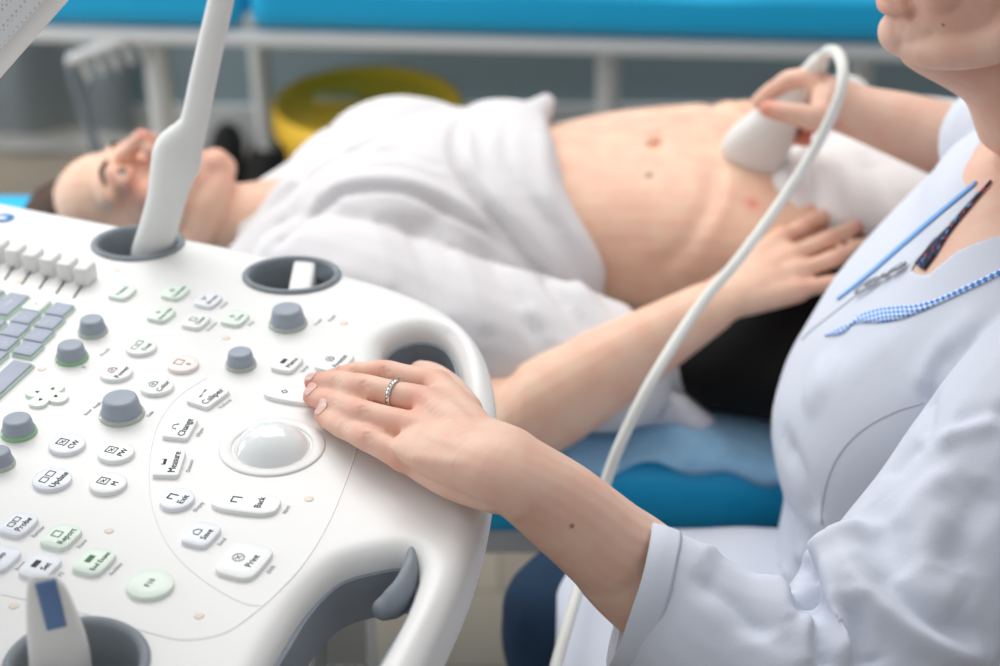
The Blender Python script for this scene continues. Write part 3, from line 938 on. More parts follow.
def clinician():
    R = root('person', (.42, 1.42, 0), 'seated person in white medical coat, one hand on the console, other hand holding the probe', 'person')
    bm = bmesh.new()
    # head facing -x
    tilt = math.radians(-8)
    hz = Vector((-math.sin(tilt), 0, math.cos(tilt))); fy = Vector((-math.cos(tilt), 0, -math.sin(tilt))); hx = fy.cross(hz)
    P0 = Vector((.385, DCY, 1.035))
    HM = Matrix(((hx.x, fy.x, hz.x, P0.x), (hx.y, fy.y, hz.y, P0.y), (hx.z, fy.z, hz.z, P0.z), (0, 0, 0, 1)))
    head_parts(bm, HM)
    tube(bm, [((.432, DCY, 1.13), .058), ((.445, DCY, 1.05), .058), ((.468, DCY, .965), .062, .064), ((.478, DCY, .91), .08, .075)], ref=(0, 1, 0))
    # under-chin flesh
    tube(bm, [(HM @ Vector((0, .05, .012)), .022), (Vector((.392, DCY, 1.032)), .032), (Vector((.425, DCY, 1.0)), .045)], ref=(0, 1, 0))
    section_loft(bm, [dz(.955, .472, .066, .080), dz(.925, .463, .094, .142), dz(.89, .456, .107, .186), dz(.83, .430, .120, .184), dz(.74, .395, .122, .170),
                      dz(.62, .390, .112, .150), dz(.52, .40, .12, .17), dz(.46, .42, .13, .18)], p=2.1)
    # near (left) arm on the console
    sh = Vector((.445, 1.235, .875)); el = PZ(818, 728, .700); wr = PZ(505, 467, .886)
    tube(bm, [(sh, .052), (sh.lerp(el, .5), .045), (el, .041)])
    tube(bm, [(el, .042), (PZ(650, 583, .790), .0395), (PZ(602, 541, .825), .0375, .034), (PZ(556, 503, .858), .0350, .031), (wr, .0345, .0235), (PZ(478, 452, .886), .034, .017), (PZ(462, 438, .886), .026, .009)])
    # knuckles little, ring, middle, index
    K = [PZ(403, 457, .872), PZ(412, 426, .884), PZ(424, 401, .890), PZ(437, 384, .885)]
    pip = [PZ(366, 438, .873), PZ(361, 412, .878), PZ(363, 387, .883), PZ(384, 372, .881)]
    dip = [PZ(342, 427, .866), PZ(333, 402, .868), PZ(335, 382, .873), PZ(354, 373, .874)]
    tip = [PZ(323, 416, .860), PZ(312, 397, .860), PZ(314, 383, .864), PZ(336, 377, .865)]
    R0 = (.0091, .0093, .0098, .0092)
    fg = [[(K[k], R0[k] * 1.16), (pip[k], R0[k] * 1.02), (dip[k], R0[k] * .92), (tip[k], R0[k] * .80)] for k in range(4)]
    hand(bm, wr, K, fg, [(PZ(462, 412, .874), .016), (PZ(448, 390, .862), .0135), (PZ(432, 376, .846), .0115), (PZ(420, 371, .832), .0095)], s=1.0)
    tube(bm, [(PZ(530, 485, .874), .0345, .0255), (wr, .0345, .0235), (wr.lerp(K[1], .3), .0375, .0200), (wr.lerp(K[1], .6), .0375, .0155), (wr.lerp(K[1], .85), .034, .0100), (wr.lerp(K[1], .95), .03, .004)], m=24)
    # far (right) arm reaching to the probe
    sh2 = Vector((.47, 1.60, .885)); el2 = PY(1100, 205, 1.70); w2 = PY(858, 112, 1.745)
    tube(bm, [(sh2, .05), (sh2.lerp(el2, .5), .046), (el2, .043)])
    tube(bm, [(el2, .043), (PY(970, 150, 1.72), .039), (PY(910, 128, 1.735), .034), (w2, .027), (PY(838, 104, 1.75), .027)])
    K2 = [PY(812, 76, 1.775), PY(814, 92, 1.79), PY(816, 110, 1.80), PY(815, 122, 1.80)]
    f2 = [[(K2[0], .0115), (PY(788, 80, 1.785), .0098), (PY(770, 92, 1.80), .009), (PY(758, 102, 1.81), .008)],
          [(K2[1], .0115), (PY(786, 96, 1.82), .0098), (PY(770, 112, 1.825), .009), (PY(760, 122, 1.82), .008)],
          [(K2[2], .011), (PY(792, 116, 1.825), .0098), (PY(782, 132, 1.825), .009), (PY(790, 140, 1.81), .008)],
          [(K2[3], .0105), (PY(806, 130, 1.82), .009), (PY(802, 139, 1.81), .008), (PY(806, 141, 1.80), .007)]]
    hand(bm, PY(848, 108, 1.75), K2, f2, [(PY(838, 112, 1.745), .017), (PY(815, 118, 1.725), .0145), (PY(788, 113, 1.722), .0115), (PY(768, 109, 1.728), .0095)])
    tube(bm, [(PZ(496, 497, .874), .012), (PZ(450, 481, .872), .0125), (PZ(400, 458, .867), .0080)], m=16)
    me = fuse(bm, .0015, 15)
    # tendons, knuckle creases, smile fold
    rd = []
    for k in range(4):
        a = PX(K[k]); b = PX(wr.lerp(K[k], .45))
        rd.append(([a, b], .0011, .005))
        for J, h in ((pip[k], -.0009), (dip[k], -.0007)):
            x, y = PX(J); t = Vector(PX(tip[k])) - Vector(PX(K[k])); t.normalize(); nn = Vector((-t.y, t.x))
            for o in (-3.6, -.4, 2.6):
                rd.append(([(x + t.x * o - nn.x * (7 - abs(o)), y + t.y * o - nn.y * (7 - abs(o))), (x + t.x * (o - 1.2), y + t.y * (o - 1.2)), (x + t.x * o + nn.x * (7 - abs(o)), y + t.y * o + nn.y * (7 - abs(o)))], h, .0014 + .0004 * (o == 0)))
    rd += [([(908, -5), (909, 10), (913, 22)], -.003, .004), ([(894, 16), (900, 24), (906, 30)], -.0015, .004)]
    sculpt(me, rd)
    tr = bvh(me)
    reds = [(t, .012, .85) for t in tip] + [(p, .009, .6) for p in pip] + [(p, .007, .4) for p in dip] + [(k, .013, .5) for k in K]
    reds += [(HM @ Vector((s * .04, .06, .07)), .04, .25) for s in (-1, 1)] + [(Vector((.45, 1.37, .99)), .06, .25), (HM @ Vector((0, .095, .048)), .014, .3)]
    reds += [(PY(762, 108, 1.725), .014, .7), (PY(806, 138, 1.80), .02, .9)]
    mo = [onto(tr, 572, 526)[0], onto(tr, 943, 25)[0]]
    tint(me, reds, [(m, .0015 if i else .0016) for i, m in enumerate(mo) if m], base=.0)
    body = link('body', me, M_skinD, R)
    eyes(HM, body)
    nails(tr, [(tip[k] - (tip[k] - dip[k]).normalized() * .0020, tip[k] - dip[k], Vector((-.12, -.22, 1)), .0054, .0054) for k in range(4)], M_nail, body)
    # ring on the finger
    q = dip[2]; c = K[2].lerp(pip[2], .44); d = (K[2] - pip[2]).normalized()
    Mq = Matrix.Translation(c) @ d.to_track_quat('Z', 'Y').to_matrix().to_4x4()
    bm = bmesh.new(); r0 = .0106
    lathe(bm, [(r0, -.0017), (r0 + .0011, -.0018), (r0 + .0014, 0), (r0 + .0011, .0018), (r0, .0017), (r0 - .0002, 0), (r0, -.0017)], Mq, 40, close=False)
    ring = link('finger_ring', tomesh(bm), M_gold, body)
    bm = bmesh.new()
    for k in range(26):
        a = k / 26 * 2 * math.pi; bmesh.ops.create_icosphere(bm, subdivisions=1, radius=.0008, matrix=Mq @ Matrix.Translation(((r0 + .0014) * math.cos(a), (r0 + .0014) * math.sin(a), 0)))
    link('ring_stones', tomesh(bm), mat('stones', (120, 122, 128), .1, .8, metal=.6), ring, smooth=False)
    # hair (mostly above the frame)
    bm = bmesh.new(); ell(bm, HM @ Vector((0, -.035, .150)), (.084, .092, .088), HM.to_3x3()); ell(bm, HM @ Vector((0, -.115, .14)), (.035, .03, .04), HM.to_3x3())
    link('hair', fuse(bm, .005, 4), M_hair, R)

    # ---------------- coat
    bm = bmesh.new()
    section_loft(bm, [dz(.952, .474, .068, .092), dz(.925, .464, .098, .150), dz(.885, .456, .112, .196), dz(.83, .430, .128, .200), dz(.77, .400, .134, .192), dz(.70, .384, .140, .184),
                      dz(.62, .390, .130, .180), dz(.54, .40, .145, .200), dz(.48, .41, .15, .21)], p=2.15, n=6, m=60)
    for s in (-1, 1): ell(bm, Vector((.385, DCY, .745)) + FV * .036 + SV * s * .07, (.08, .076, .085))
    # near sleeve
    cf = PZ(644, 592, .785)
    tube(bm, [(Vector((.47, 1.26, .865)), .075), (sh.lerp(el, .2), .076), (sh.lerp(el, .5), .074), (sh.lerp(el, .8), .076), (el, .074), (PZ(775, 692, .728), .066, .070), (PZ(712, 648, .757), .056, .064), (PZ(664, 610, .778), .047, .058), (PZ(630, 592, .790), .043, .055)], ends=True)
    # far sleeve
    tube(bm, [(sh2, .066), (sh2.lerp(el2, .5), .058), (el2, .055), (PY(1020, 172, 1.712), .048), (PY(982, 156, 1.718), .045)])
    me = fuse(bm, .0034, 6)
    # open the neckline: remove cloth between the lapels and around the neck
    bmc = bmesh.new(); bmc.from_mesh(me)
    dele = []
    vcut = [(908, 270), (930, 244), (951, 223), (970, 202), (986, 184), (1004, 160), (1030, 130), (1120, 110), (1120, 190), (1060, 218), (1000, 246), (965, 264), (945, 272), (925, 275)]

    def inside(x, y):
        r = False
        for (x1, y1), (x2, y2) in zip(vcut, vcut[1:] + vcut[:1]):
            if (y1 > y) != (y2 > y) and x < (x2 - x1) * (y - y1) / (y2 - y1) + x1: r = not r
        return r
    for f in bmc.faces:
        c = f.calc_center_median()
        l = c - Vector((.475, DCY, c.z))
        if c.z > .83 and l.dot(FV) > -.02 and inside(*PX(c)) and abs(l.dot(SV)) < .115: dele.append(f)
        elif c.z > .935 and (l.dot(FV) / .085) ** 2 + (l.dot(SV) / .1) ** 2 < 1: dele.append(f)
    bmesh.ops.delete(bmc, geom=dele, context='FACES')
    # open the sleeve ends
    def open_end(P, d, lim=.075):
        d = d.normalized()
        g = [f for f in bmc.faces if (f.calc_center_median() - P).dot(d) > 0 and (f.calc_center_median() - P).length < lim]
        bmesh.ops.delete(bmc, geom=g, context='FACES')
    fd = PZ(556, 502, .858) - el
    cn = Vector((-.957, 0, 0)) + UPV * .287
    open_end(PZ(636, 592, .787), cn, .10)
    open_end(PY(966, 149, 1.72), w2 - el2)
    for k in range(14):
        be = [v for v in bmc.verts if v.is_boundary]
        newp = {}
        for v in be:
            nb = [e.other_vert(v) for e in v.link_edges if e.is_boundary]
            if len(nb) == 2: newp[v] = v.co * .4 + (nb[0].co + nb[1].co) * .3
        for v, p in newp.items(): v.co = p
    me2 = tomesh(bmc)
    v = getv(me2); n = getn(me2); v += n * (.0016 * noise3(v, 7, 31))[:, None]; setv(me2, v)
    sculpt(me2, [(a, h * 1.5, w_) for a, h, w_ in COAT_RIDGES])
    ct = bvh(me2)
    coat = link('coat', me2, M_coat, R)
    sm_ = coat.modifiers.new('soften', 'SMOOTH'); sm_.factor = .5; sm_.iterations = 4
    so = coat.modifiers.new('thickness', 'SOLIDIFY'); so.thickness = .0016; so.offset = -1
    # cuff band
    loop = [v for v in me2.vertices]
    bmc = bmesh.new(); bmc.from_mesh(me2); c0 = PZ(636, 592, .787)
    bv_ = [v.co.copy() for v in bmc.verts if v.is_boundary and (v.co - c0).length < .10]; bmc.free()
    cn.normalize(); sx_ = cn.cross(FWD).normalized(); sy_ = cn.cross(sx_)
    cc = sum(bv_, Vector()) / max(1, len(bv_)) if bv_ else c0
    bv_.sort(key=lambda p: math.atan2((p - cc).dot(sy_), (p - cc).dot(sx_)))
    L_ = np.array([list(p) for p in bv_]); ang_ = np.array([math.atan2((p - cc).dot(sy_), (p - cc).dot(sx_)) for p in bv_])
    rad_ = np.array([((p - cc) - cn * (p - cc).dot(cn)).length for p in bv_])
    th_ = np.linspace(-math.pi, math.pi, 72, endpoint=False)
    rr_ = np.interp(th_, np.concatenate([ang_ - 2 * math.pi, ang_, ang_ + 2 * math.pi]), np.tile(rad_, 3))
    rr_ = np.convolve(np.concatenate([rr_[-4:], rr_, rr_[:4]]), np.ones(9) / 9, 'valid')
    bm = bmesh.new(); rings = []
    for off_, ax_ in ((.0012, -.016), (.0022, -.0165), (.0026, -.014), (.0030, -.006), (.0026, .0035), (.0016, .0045), (.0004, .0035), (.0002, -.006), (.0008, -.013), (.0012, -.016)):
        rings.append([cc + cn * ax_ + (sx_ * math.cos(t) + sy_ * math.sin(t)) * (r + off_) for t, r in zip(th_, rr_)])
    ring_loft(bm, rings, False); bmesh.ops.remove_doubles(bm, verts=bm.verts, dist=1e-6)
    me3 = tomesh(bm); vv = getv(me3); nn = getn(me3); vv += nn * (.0008 * noise3(vv, 20, 3))[:, None]; setv(me3, vv)
    link('cuff', me3, M_coat, coat)
    # lapel edges, piping and front seam
    def strip(name, pts, m, off, th, parent=coat, tree=ct):
        mm = ribbon(tree, pts, off, th)
        if len(mm.polygons): link(name, mm, m, parent)
    strip('collar_piping', [(826, 336, .5), (842, 331, 3), (853, 324, .8), (862, 319, 4), (880, 316, 7), (900, 313, 6.5), (918, 309, 4), (940, 301, 2.6), (975, 285, 2.4), (1004, 271, 2.4)], M_ging, .0018, .0012)
    strip('lapel_edging', [(990, 172, 1.6), (960, 197, 1.6), (930, 222, 1.7), (900, 248, 1.7), (868, 276, 1.5), (838, 300, 1.0)], mat('blue_edging', (120, 172, 232), .8), .0016, .001)
    strip('front_seam', [(858, 294, .6), (835, 312, .6), (812, 330, .6), (790, 352, .6)], mat('seam_thread', (176, 180, 192), .8), .0006, .0006)
    strip('side_seam', [(930, 402, .7), (895, 412, .7), (860, 432, .7), (835, 462, .7), (823, 500, .7), (822, 530, .7)], mat('seam_thread', (176, 180, 192), .8), .0004, .0006)
    # printed top under the coat
    strip('printed_top', [(992, 182, 1), (970, 207, 1.6), (950, 230, 2.6), (932, 254, 5), (921, 268, 5.5)], M_floral, .0022, .001, R, tr)
    # zipper pull
    a, na = onto(ct, 908, 266); b, nb = onto(ct, 860, 294)
    if a is not None and b is not None:
        a = a + na * .004; b = b + nb * .004
        bm = bmesh.new(); dd = (b - a)
        tube(bm, [(a, .003, .002), (a + dd * .18, .0036, .002), (a + dd * .30, .0016, .0014), (a + dd * .38, .0036, .0026), (a + dd * .46, .0018, .0014)], m=12)
        z = link('zip_slider', tomesh(bm), M_steel, coat)
        bm = bmesh.new(); s = dd.normalized().cross(na).normalized(); L = dd.length
        lp = [a + dd * .5, a + dd * .6 + s * .0024, a + dd * .85 + s * .0036, a + dd * 1.0 + s * .002, a + dd * 1.0 - s * .002, a + dd * .85 - s * .0036, a + dd * .6 - s * .0024, a + dd * .5]
        tube(bm, [(p, .0011) for p in lp], m=8, ends=False)
        tube(bm, [(a + dd * .44, .001), (a + dd * .56, .001), (a + dd * .8, .0009)], m=8)
        link('zip_pull', tomesh(bm), M_steel, coat)
    # jeans
    bm = bmesh.new()
    section_loft(bm, [dz(.60, .42, .11, .15), dz(.52, .43, .13, .16), dz(.45, .44, .13, .16)])
    for (yh, yk, xk) in ((1.32, 1.24, .06), (1.45, 1.40, .035)):
        tube(bm, [((.42, yh, .49), .08, .072), ((.22, (yh + yk) / 2, .475), .068, .064), ((xk + .03, yk, .503), .063, .064)])
        tube(bm, [((xk + .03, yk, .49), .065), ((xk + .045, yk, .36), .062), ((xk + .06, yk, .15), .058), ((xk + .065, yk, .08), .06)])
    me = fuse(bm, .006, 5); v = getv(me); n = getn(me); v += n * (.003 * noise3(v, 9, 5))[:, None]; setv(me, v)
    link('jeans', me, M_jeans, R)
    for (yk, xk) in ((1.24, .06), (1.40, .035)):
        bm = bmesh.new(); tube(bm, [((xk + .1, yk, .05), .036, .045), ((xk + .02, yk, .045), .042, .04), ((xk - .1, yk, .03), .04, .026)])
        link('shoe', fuse(bm, .005, 3), mat('clog_white', (225, 225, 225), .5), R)
    # coat skirt draped over the lap
    bm = bmesh.new()
    section_loft(bm, [((.050, 1.31, .455), (0, .155, 0), (0, 0, .100)), ((.09, 1.315, .475), (0, .168, 0), (0, 0, .102)), ((.20, 1.320, .478), (0, .170, 0), (0, 0, .096)), ((.32, 1.33, .480), (0, .172, 0), (0, 0, .094)), ((.44, 1.36, .49), (0, .18, 0), (0, 0, .105))], p=3.2, m=60)
    me = fuse(bm, .005, 5); v = getv(me); n = getn(me)
    v += n * (.004 * noise3(v * np.array((2.2, .7, .7)), 4, 13))[:, None]; setv(me, v)
    link('coat_skirt', me, M_coat, R)
    return tr, ct


COAT_RIDGES = [
    ([(808, 604), (803, 640), (806, 668)], .005, .006), ([(822, 596), (821, 630), (826, 668)], -.006, .005), ([(856, 590), (866, 625), (872, 660)], .005, .007),
    ([(700, 548), (745, 556), (790, 575)], .003, .006), ([(690, 575), (735, 600), (775, 640)], -.004, .009), ([(950, 470), (915, 500), (895, 530)], .004, .010),
    ([(835, 545), (850, 560), (880, 600), (930, 640), (985, 655)], .012, .012),
    ([(820, 555), (835, 590), (840, 640), (842, 666)], .010, .010),
    ([(806, 560), (812, 585), (800, 610)], -.014, .008),
    ([(795, 555), (825, 558), (845, 540), (868, 526)], .010, .010),
    ([(858, 560), (885, 590), (925, 622), (980, 640)], -.009, .009),
    ([(850, 600), (862, 640), (870, 666)], -.008, .010),
    ([(922, 440), (905, 455), (890, 475)], -.005, .010),
    ([(958, 345), (938, 372), (929, 405), (924, 436)], -.004, .008), ([(936, 448), (965, 430), (1000, 420)], .006, .008), ([(950, 425), (985, 417), (1015, 412)], -.004, .009),
    ([(700, 560), (740, 590), (760, 640)], -.005, .016), ([(720, 550), (770, 580), (795, 620)], .006, .012),
    ([(960, 500), (930, 540), (925, 580), (960, 610)], .006, .018),
    ([(870, 500), (885, 540), (910, 575)], -.005, .014),
    ([(990, 480), (960, 530), (955, 570)], -.006, .016),
    ([(780, 430), (800, 480), (815, 520)], -.006, .012), ([(990, 310), (950, 345), (920, 395)], .004, .014),
    ([(800, 400), (850, 370), (900, 335)], .002, .02),
    ([(782, 500), (810, 545), (825, 555)], -.006, .012),
]
DT, CT = clinician()

# ================================================================== PROBE AND CABLE
def scan_probe():
    R = root('ultrasound_probe', PY(752, 168, 1.83), 'white curved ultrasound probe pressed on the belly with a white cable', 'probe')
    bm = bmesh.new()
    A = PY(750, 158, 1.835); B = PY(818, 64, 1.775); D = (B - A); dn = D.normalized()
    sec = []
    for t, wpx, th in ((-.10, 20, .010), (-.04, 30, .018), (.06, 33, .023), (.22, 30, .022), (.42, 23, .019), (.6, 17, .016), (.8, 13, .0125), (1.0, 10, .010), (1.06, 7, .007)):
        P = A + D * t; wv = wpx / F * depth(P)
        s = dn.cross(FWD).normalized(); u = s.cross(dn).normalized()
        sec.append((P, s * wv, u * th))
    section_loft(bm, sec, n=6, m=32, p=2.4)
    link('probe_body', tomesh(bm), M_probe, R)
    bm = bmesh.new()
    pts = [(818, 64, 1.775), (828, 52, 1.74), (838, 54, 1.71), (843, 72, 1.68), (838, 100, 1.66), (815, 148, 1.65), (780, 203, 1.62), (738, 260, 1.57), (700, 305, 1.53), (655, 375, 1.46), (622, 440, 1.42), (604, 488, 1.395),
           (590, 540, 1.36), (578, 590, 1.30), (566, 630, 1.245), (555, 670, 1.195), (545, 720, 1.13)]
    P = [PY(*p) for p in pts]
    P += [Vector((.03, 1.08, .42)), Vector((-.02, 1.1, .2)), Vector((-.1, 1.15, .06))]
    rr = [.0062, .0062, .006, .0058] + [.0052] * 20
    tube(bm, [(p, rr[i]) for i, p in enumerate(P)], n=10, m=16, ref=(1, 0, 0))
    link('cable', tomesh(bm), M_cable, R)


scan_probe()

# ================================================================== CONSOLE
CZ = .85
UD = Vector((math.cos(math.radians(68)), math.sin(math.radians(68)), 0))   # reading direction of the legends
VD = Vector((-UD.y, UD.x, 0))                                              # towards the back of the panel
CON = root('ultrasound_console', (-.35, 1.0, 0), 'white ultrasound console with round buttons, grey knobs and trackball at lower left', 'ultrasound machine')


def frame(P, ang=0.0):
    """matrix with x along the reading direction, z up"""
    R = Matrix.Rotation(math.radians(68 + ang), 4, 'Z')
    return Matrix.Translation(P) @ R


def q2(px, py, z=CZ):
    P = PZ(px, py, z); return (P.x, P.y)


outline = [q2(*p) for p in [(-330, 132), (-150, 165), (0, 197), (150, 226), (250, 246), (345, 269), (400, 285), (442, 303), (473, 328), (490, 360), (497, 405), (494, 455), (484, 510), (468, 560), (445, 612),
                            (418, 668), (385, 735), (330, 800), (200, 850), (0, 850), (-300, 760), (-520, 600), (-480, 320)]]
hole1 = [q2(*p) for p in [(382, 352), (391, 333), (419, 324), (446, 332), (460, 360), (458, 402), (440, 424), (410, 430), (390, 408)]]
hole2 = [q2(*p) for p in [(286, 622), (312, 586), (340, 562), (372, 552), (405, 548), (418, 562), (411, 592), (392, 630), (368, 672), (335, 735), (282, 770), (240, 750), (250, 690)]]
CUPS = [(138, 244, .0385, .80), (292, 276, .0395, .78), (76, 665, .043, 1.0)]
BV = .016


def console_body():
    me = curve_slab([closed(outline, 10), closed(hole1, 8)[::-1], closed(hole2, 8)[::-1]], BV, .012)
    v = getv(me); v[:, 2] += CZ - (BV + .012); setv(me, v)
    bm = bmesh.new(); bm.from_mesh(me); me = fuse(bm, .0026, 5)
    o = bpy.data.objects.new('body_t', me); COL.objects.link(o)
    for px, py, r, sy in CUPS:
        P = PZ(px, py, CZ); bm = bmesh.new()
        lathe(bm, [(r * .93, -.2), (r * .93, .2)], Matrix.Translation((P.x, P.y, CZ)) @ Matrix.Diagonal((1, sy, 1, 1)), 48)
        c = bpy.data.objects.new('cut', tomesh(bm)); COL.objects.link(c)
        b = o.modifiers.new('b', 'BOOLEAN'); b.operation = 'DIFFERENCE'; b.solver = 'EXACT'; b.object = c
    dg = bpy.context.evaluated_depsgraph_get()
    m2 = bpy.data.meshes.new_from_object(o.evaluated_get(dg))
    for x in list(COL.objects):
        if x.name.startswith('cut') or x.name.startswith('body_t'): bpy.data.objects.remove(x)
    return link('housing', m2, M_console, CON, smooth=45)


console_body()

# column and wheeled base below the panel
bm = bmesh.new(); box(bm, (-.42, 1.08, .46), (.34, .34, .70), .05, rot=Matrix.Rotation(math.radians(-22), 3, 'Z'), seg=4); link('column', tomesh(bm), M_console, CON, smooth=40)
bm = bmesh.new(); box(bm, (-.42, 1.08, .13), (.52, .5, .09), .03, rot=Matrix.Rotation(math.radians(-22), 3, 'Z'), seg=4)
base = link('base', tomesh(bm), M_liner, CON, smooth=40)
for a, b in ((-.62, .86), (-.22, .86), (-.62, 1.3), (-.22, 1.3)):
    bm = bmesh.new(); lathe(bm, [(.0, -.016), (.038, -.016), (.045, -.01), (.045, .01), (.038, .016), (0, .016)], Matrix.Translation((a, b, .045)) @ Matrix.Rotation(math.radians(90), 4, 'X'), 28, close=False)
    link('caster', tomesh(bm), M_rubber, base)


# grey liners inside the handle openings
def liner(pts, inset, top, height):
    P = closed(pts, 8); c = P.mean(axis=0)
    d = P - c; L = np.linalg.norm(d, axis=1)[:, None]; P = c + d * (1 - inset / L)
    bm = bmesh.new(); rings = []
    for k, z in ((0, top), (1, top - height), (2, top - height)):
        Q = P if k < 2 else c + (P - c) * (1 - .004 / L)
        rings.append([Vector((a[0], a[1], z)) for a in Q])
    rings.append([Vector((a[0], a[1], top)) for a in (c + (P - c) * (1 - .004 / L))])
    rings.append(rings[0])
    ring_loft(bm, rings, False); bmesh.ops.remove_doubles(bm, verts=bm.verts, dist=1e-6)
    bmesh.ops.recalc_face_normals(bm, faces=bm.faces)
    return link('handle_liner', tomesh(bm), M_liner, CON, smooth=50)


liner(hole1, -.0008, CZ - .017, .036)
liner(hole2, -.0008, CZ - .017, .036)

# grey release lever in the near handle
bm = bmesh.new()
lv = [(PZ(412, 553, CZ - .010), .0035, .008), (PZ(411, 572, CZ - .014), .0060, .012), (PZ(404, 590, CZ - .018), .0080, .012), (PZ(394, 603, CZ - .022), .0095, .011), (PZ(384, 609, CZ - .024), .0085, .008)]
tube(bm, lv, m=20)
link('release_lever', fuse(bm, .0016, 3), M_liner, CON)

# clear plastic tray hanging below the opening
bm = bmesh.new(); P = PZ(345, 600, .62)
for dx in (-.022, .022):
    box(bm, (P.x + dx, P.y - .02, .66), (.003, .09, .26), .001)
box(bm, (P.x, P.y + .025, .66), (.047, .003, .26), .001); box(bm, (P.x, P.y - .02, .53), (.047, .09, .003), .001)
link('clear_tray', tomesh(bm), M_clear, CON, smooth=False)


# probe cups
def cup(px, py, r, sy, slit=False):
    P = PZ(px, py, CZ); T = Matrix.Translation((P.x, P.y, CZ)) @ Matrix.Diagonal((1, sy, 1, 1))
    prof = [(r * .92, -.004), (r * 1.03, .0), (r * 1.06, .0012), (r * 1.04, .0026), (r * .98, .0034), (r * .93, .003), (r * .90, .0), (r * .88, -.006), (r * .80, -.06), (r * .76, -.075), (0, -.078)]
    bm = bmesh.new(); seg = 72; rings = []
    for rr, z in prof:
        rings.append([bm.verts.new(T @ Vector((max(rr, 1e-4) * math.cos(a), max(rr, 1e-4) * math.sin(a), z))) for a in np.linspace(0, 2 * math.pi, seg, endpoint=False)])
    for k, (a, b) in enumerate(zip(rings[:-1], rings[1:])):
        for i in range(seg):
            ang = (i + .5) / seg * 360
            if slit and 78 < ang < 116 and k < 8: continue
            bm.faces.new((a[i], a[(i + 1) % seg], b[(i + 1) % seg], b[i]))
    bmesh.ops.solidify(bm, geom=list(bm.faces), thickness=-.0012)
    return link('probe_cup', tomesh(bm), M_cup, CON, smooth=60)


cup(*CUPS[0]); cup(*CUPS[1], slit=False); cup(*CUPS[2])
# white divider seen through the slit of the second cup
P = PZ(301, 277, CZ)
bm = bmesh.new(); box(bm, (P.x + .0005, P.y + .008, CZ - .035), (.0195, .0600, .07), .003, seg=3)
tag(link('cable_slot', tomesh(bm), M_console, CON, smooth=40), 'white slot dividing the grey cup')


# ---- buttons
def place(o_mesh, P, ang, m, parent, name, smooth=40):
    o = link(name, o_mesh, m, None, smooth)
    o.matrix_world = frame(P, ang)
    o.parent = parent; o.matrix_parent_inverse = Matrix()
    if parent is CON:
        o.matrix_parent_inverse = CON.matrix_basis.inverted()
        o.matrix_basis = frame(P, ang)
    return o


